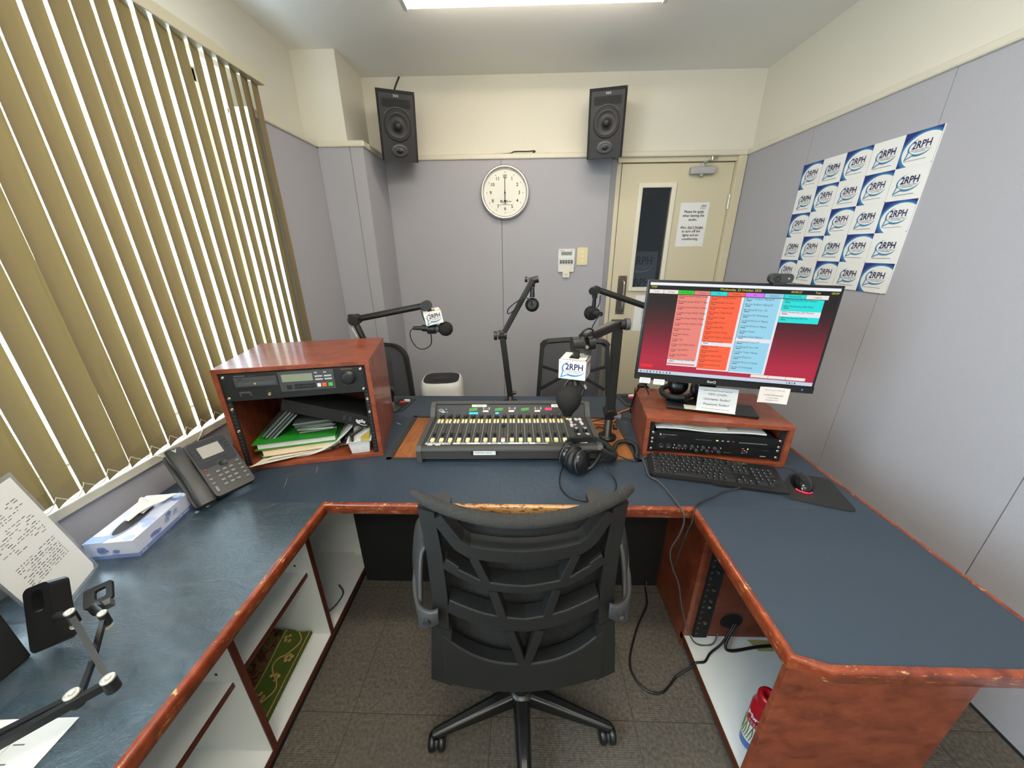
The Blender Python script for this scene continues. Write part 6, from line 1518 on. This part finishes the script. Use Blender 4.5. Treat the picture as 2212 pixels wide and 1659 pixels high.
# arms
for sx in (-1, 1):
    C_ = [((.214, -.150, .700), (0, 0, .022)), ((.238, -.150, .690), (0, .004, .024)), ((.264, -.132, .680), (.010, .018, .026)), ((.282, -.085, .688), (.018, .050, .030)), ((.290, -.03, .725), (.024, .078, .020)), ((.290, .01, .770), (.022, .085, .008)), ((.275, .03, .798), (.01, .075, 0)), ((.240, .045, .808), (0, .065, 0))]
    P = [V((sx*q[0][0], q[0][1], q[0][2])) for q in C_]; Wv = [V((sx*q[1][0], q[1][1], q[1][2])) for q in C_]
    def crv(A, i, f):
        g = lambda j: A[min(max(j, 0), len(A)-1)]
        p0, p1, p2, p3 = g(i-1), g(i), g(i+1), g(i+2)
        return 0.5*((2*p1)+(p2-p0)*f+(2*p0-5*p1+4*p2-p3)*f*f+(3*p1-p0-3*p2+p3)*f**3)
    Q = [(crv(P, i, q/6), crv(Wv, i, q/6)) for i in range(len(P)-1) for q in range(6)]+[(P[-1], Wv[-1])]
    vs = []
    for i, (p, w2) in enumerate(Q):
        d = (Q[min(i+1, len(Q)-1)][0]-Q[max(i-1, 0)][0]); nn = d.cross(w2); nn.normalize(); nn *= .0065
        vs += [p-w2-nn*.6, p-w2*.85-nn, p+w2*.85-nn, p+w2-nn*.6, p+w2+nn*.6, p+w2*.85+nn, p-w2*.85+nn, p-w2+nn*.6]
    m = MB(); m.add(vs, [(i*8+k, i*8+(k+1) % 8, i*8+8+(k+1) % 8, i*8+8+k) for i in range(len(Q)-1) for k in range(8)]+[tuple(range(7, -1, -1)), tuple(len(vs)-8+k for k in range(8))], CHG, None, True); m.obj('armrest_frame', t)
    m = MB(); m.prism(rrect(.060, .20, .026, cx=sx*.240, cy=.055), .808, .838, CHG); m.obj('arm_pad', t, bevel=.007)
    m = MB(); m.cyl((sx*.243, -.162, .690), (sx*.243, -.145, .690), .009, INK, n=14); m.cyl((sx*.243, -.1625, .688), (sx*.243, -.155, .688), .006, STEEL if sx > 0 else DGREY, n=12); m.obj('arm_bolt', t)
# seat, mechanism, gas column and star base
m = MB(); m.prism(rrect(.47, .44, .09, n=8, cy=.085), .455, .525, MESHT if False else mat('seat_fabric', '#1b1b1c', .95)); m.obj('seat', t, bevel=.022, seg=4)
m = MB(); m.box(-.09, .09, -.03, .17, .40, .455, CHB); m.tube([(0, .02, .425), (0, -.11, .42), (0, -.165, .455)], .01, CHB, flat=(.09, .018)); m.obj('tilt_mechanism', t, bevel=.006)
m = MB(); m.cyl((0, 0, .11), (0, 0, .26), .030, BLACK_S); m.cyl((0, 0, .26), (0, 0, .405), .017, BLACK_S); m.obj('gas_column', t)
m = MB(); m.lathe([(.034, .072), (.046, .082), (.048, .118), (.040, .130), (0, .132)], BLACK_S, n=24); m.obj('hub', t)
for k in range(5):
    a = radians(-90+72*k); dx, dy = cos(a), sin(a); R0 = .298
    F_ = fr((0, 0, 0), (dx, dy, 0), (-dy, dx, 0))
    m = MB(); vs = []
    sec = ((.03, .030, .085, .128), (.10, .027, .082, .120), (.20, .022, .076, .104), (.29, .017, .072, .090), (.312, .012, .074, .086))
    for (x, hw, zb, z2) in sec: vs += [(x, -hw, zb), (x, hw, zb), (x, hw*.75, z2-.004), (x, hw*.35, z2), (x, -hw*.35, z2), (x, -hw*.75, z2-.004)]
    m.add(vs, [tuple((i*6+q, i*6+(q+1) % 6, i*6+6+(q+1) % 6, i*6+6+q)) for i in range(4) for q in range(6)]+[(5, 4, 3, 2, 1, 0), tuple(24+q for q in range(6))], BLACK_S, F_); leg = m.obj('star_leg', t, bevel=.004)
    wa = radians((10, 75, 200, 150, 100)[k]); wv = V((cos(wa), sin(wa), 0)) if k not in (1, 4) else V((1, 0, 0)); c = V((dx*R0, dy*R0, .028))
    m = MB()
    for s_ in (-1, 1):
        p = c+wv*.0155*s_; M_ = fr(p, wv.cross(V((0, 0, 1))), (0, 0, 1))
        m.lathe([(.006, -.011), (.022, -.011), (.0272, -.006), (.0272, .006), (.022, .011), (.006, .011)], BLACK_S, M_, n=24)
    m.cyl(c-wv*.006, c+wv*.006, .020, DGREY); m.cyl(c+V((0, 0, .01)), c+V((0, 0, .055)), .007, BLACK_S); m.obj('caster', leg)

# ------------------------------------------------------------------ guest chairs across the desk
def guest(M, label, brace, rad):
    t = thing('guest_chair', label, 'chair', M, 'mesh chairs on the guest side')
    # local: x across, y towards the back of the chair (away from the desk), z up
    w2 = .228; P = []
    for i in range(41):
        u = i/40
        pass
    pts = [(-w2-.015, .50), (-w2-.008, .65), (-w2+.006, .93-rad)]
    for k in range(1, 7): a = radians(180-90*k/6); pts.append((-w2+.006+rad+rad*cos(a), .93-rad+rad*sin(a)))
    pts += [(0, .938)]
    pts = pts+[(-p[0], p[1]) for p in reversed(pts[:-1])]
    def yb(x, z): return .10+.10*(z-.5)-.55*x*x
    m = MB(); m.tube([(x, yb(x, z), z) for x, z in pts], .01, CHB, flat=(.050, .028), smooth_k=3); m.obj('back_frame', t, bevel=.004)
    inner = [(p[0]*.97, p[1]-.005) for p in pts]
    vs = []; nrow = 14
    for j in range(nrow+1):
        z = .50+.425*j/nrow
        lim = w2-.004
        if z > .93-rad: dz = z-(.93-rad); lim = (w2-.006-rad)+sqrt(max(rad*rad-dz*dz, 0))
        for i in range(17): x = -lim+2*lim*i/16; vs.append((x, yb(x, z), z))
    m = MB(); m.add(vs, [(j*17+i, j*17+i+1, (j+1)*17+i+1, (j+1)*17+i) for j in range(nrow) for i in range(16)], THIN, None, True); m.obj('back_mesh', t)
    if brace:
        for pth in ([(-.22, .748), (-.06, .69), (0, .675), (.06, .69), (.22, .748)], [(-.06, .672), (-.225, .585)], [(.06, .672), (.225, .585)]):
            m = MB(); m.tube([(x, yb(x, z)+.03, z) for x, z in pth], .01, CHB, flat=(.030, .016), smooth_k=3); m.obj('back_brace', t, bevel=.003)
    m = MB(); m.prism(rrect(.47, .45, .08, n=6, cy=-.14), .43, .49, mat('seat_fabric', '#1b1b1c', .95)); m.obj('seat', t, bevel=.02, seg=3)
    m = MB(); m.tube([(0, -.10, .42), (0, .06, .42), (0, .115, .52)], .01, CHB, flat=(.07, .016)); m.obj('back_support', t)
    m = MB(); m.cyl((0, -.1, .09), (0, -.1, .43), .026, BLACK_S); m.obj('gas_column', t)
    for k in range(5):
        a = radians(90+72*k); m = MB(); m.tube([(0, -.1, .095), (.27*cos(a), -.1+.27*sin(a), .07)], .01, BLACK_S, flat=(.045, .028), smooth_k=1); lg = m.obj('star_leg', t, bevel=.004)
        m = MB(); m.cyl((.27*cos(a)-.02, -.1+.27*sin(a), .027), (.27*cos(a)+.02, -.1+.27*sin(a), .027), .0265, BLACK_S); m.cyl((.27*cos(a), -.1+.27*sin(a), .03), (.27*cos(a), -.1+.27*sin(a), .07), .008, BLACK_S); m.obj('caster', lg)
guest(TR(.352, 2.235, .034, rz=-2), 'black mesh guest chair across the desk, below the light switch', True, .045)
guest(TR(-1.035, 2.255, 0, rz=4), 'black mesh guest chair half hidden behind the left rack cabinet', False, .115)

# ------------------------------------------------------------------ air purifier
AP = mat('purifier_white', '#dad8d2', .4)
t = thing('air_purifier', 'white air purifier with a black oval top near the pillar', 'air purifier', TR(-.610, 2.49, 0, rz=6))
m = MB(); vs = []; n = 48
def so(w_, d_, a): return (w_/2*abs(cos(a))**.55*(1 if cos(a) > 0 else -1), d_/2*abs(sin(a))**.55*(1 if sin(a) > 0 else -1))
lv = [(0, .318, .30), (.02, .325, .305), (.40, .322, .303), (.60, .312, .295), (.635, .300, .283), (.648, .282, .266)]
for z, w_, d_ in lv:
    for i in range(n): x, y = so(w_, d_, 2*pi*i/n); vs.append((x, y, z))
m.add(vs, [(j*n+i, j*n+(i+1) % n, (j+1)*n+(i+1) % n, (j+1)*n+i) for j in range(len(lv)-1) for i in range(n)], AP, None, True); m.add(vs, [tuple(range(n-1, -1, -1)), tuple((len(lv)-1)*n+i for i in range(n))], AP); m.obj('body', t)
m = MB(); m.prism([so(.262, .236, 2*pi*i/40) for i in range(40)], .648, .652, BLACK); m.prism([so(.13, .10, 2*pi*i/30) for i in range(30)], .652, .656, DGREY); m.obj('control_top', t, bevel=.001)
m = MB(); m.box(-.125, .125, -.1575, -.150, .08, .555, mat('purifier_grille', '#cfcdc6', .5)); m.text('SAMSUNG', .013, DGREY, fr((.035, -.158, .530), (1, 0, 0), (0, 0, 1)), bold=.0006); m.obj('front_panel', t, bevel=.002)
# ------------------------------------------------------------------ camera, sky, colour
cam = bpy.data.cameras.new('camera'); co = bpy.data.objects.new('camera', cam); COL.objects.link(co)
cam.sensor_width = 36.0; cam.lens = 760.0/2212*36.0; cam.clip_start = .02
R_ = ((0.999565, 0.002190, -0.029416), (0.028270, -0.355827, 0.934124), (-0.008421, -0.934549, -0.355735))
M = Matrix.Identity(4)
for i in range(3):
    M[i][0] = R_[i][0]; M[i][1] = -R_[i][1]; M[i][2] = -R_[i][2]
M[2][3] = 1.55
co.matrix_basis = M
sc.camera = co
wd = bpy.data.worlds.new('sky'); sc.world = wd; wd.use_nodes = True
bg = wd.node_tree.nodes['Background']
bg.inputs['Color'].default_value = (0.66, 0.86, 1.0, 1); bg.inputs['Strength'].default_value = 15.0
pl = bpy.data.lights.new('window_daylight', 'AREA'); pl.shape = 'RECTANGLE'; pl.size = WY1-WY0; pl.size_y = WZ1-WZ0
pl.cycles.is_portal = True
po = bpy.data.objects.new('window_daylight', pl); COL.objects.link(po)
po.matrix_basis = fr((-1.64, (WY0+WY1)/2, (WZ0+WZ1)/2), (0, 1, 0), (0, 0, 1)) @ Matrix.Rotation(pi, 4, 'Y')
sc.view_settings.view_transform = 'Standard'; sc.view_settings.look = 'None'
sc.view_settings.gamma = 1.0; sc.view_settings.exposure = 0.2; sc.view_settings.use_curve_mapping = False
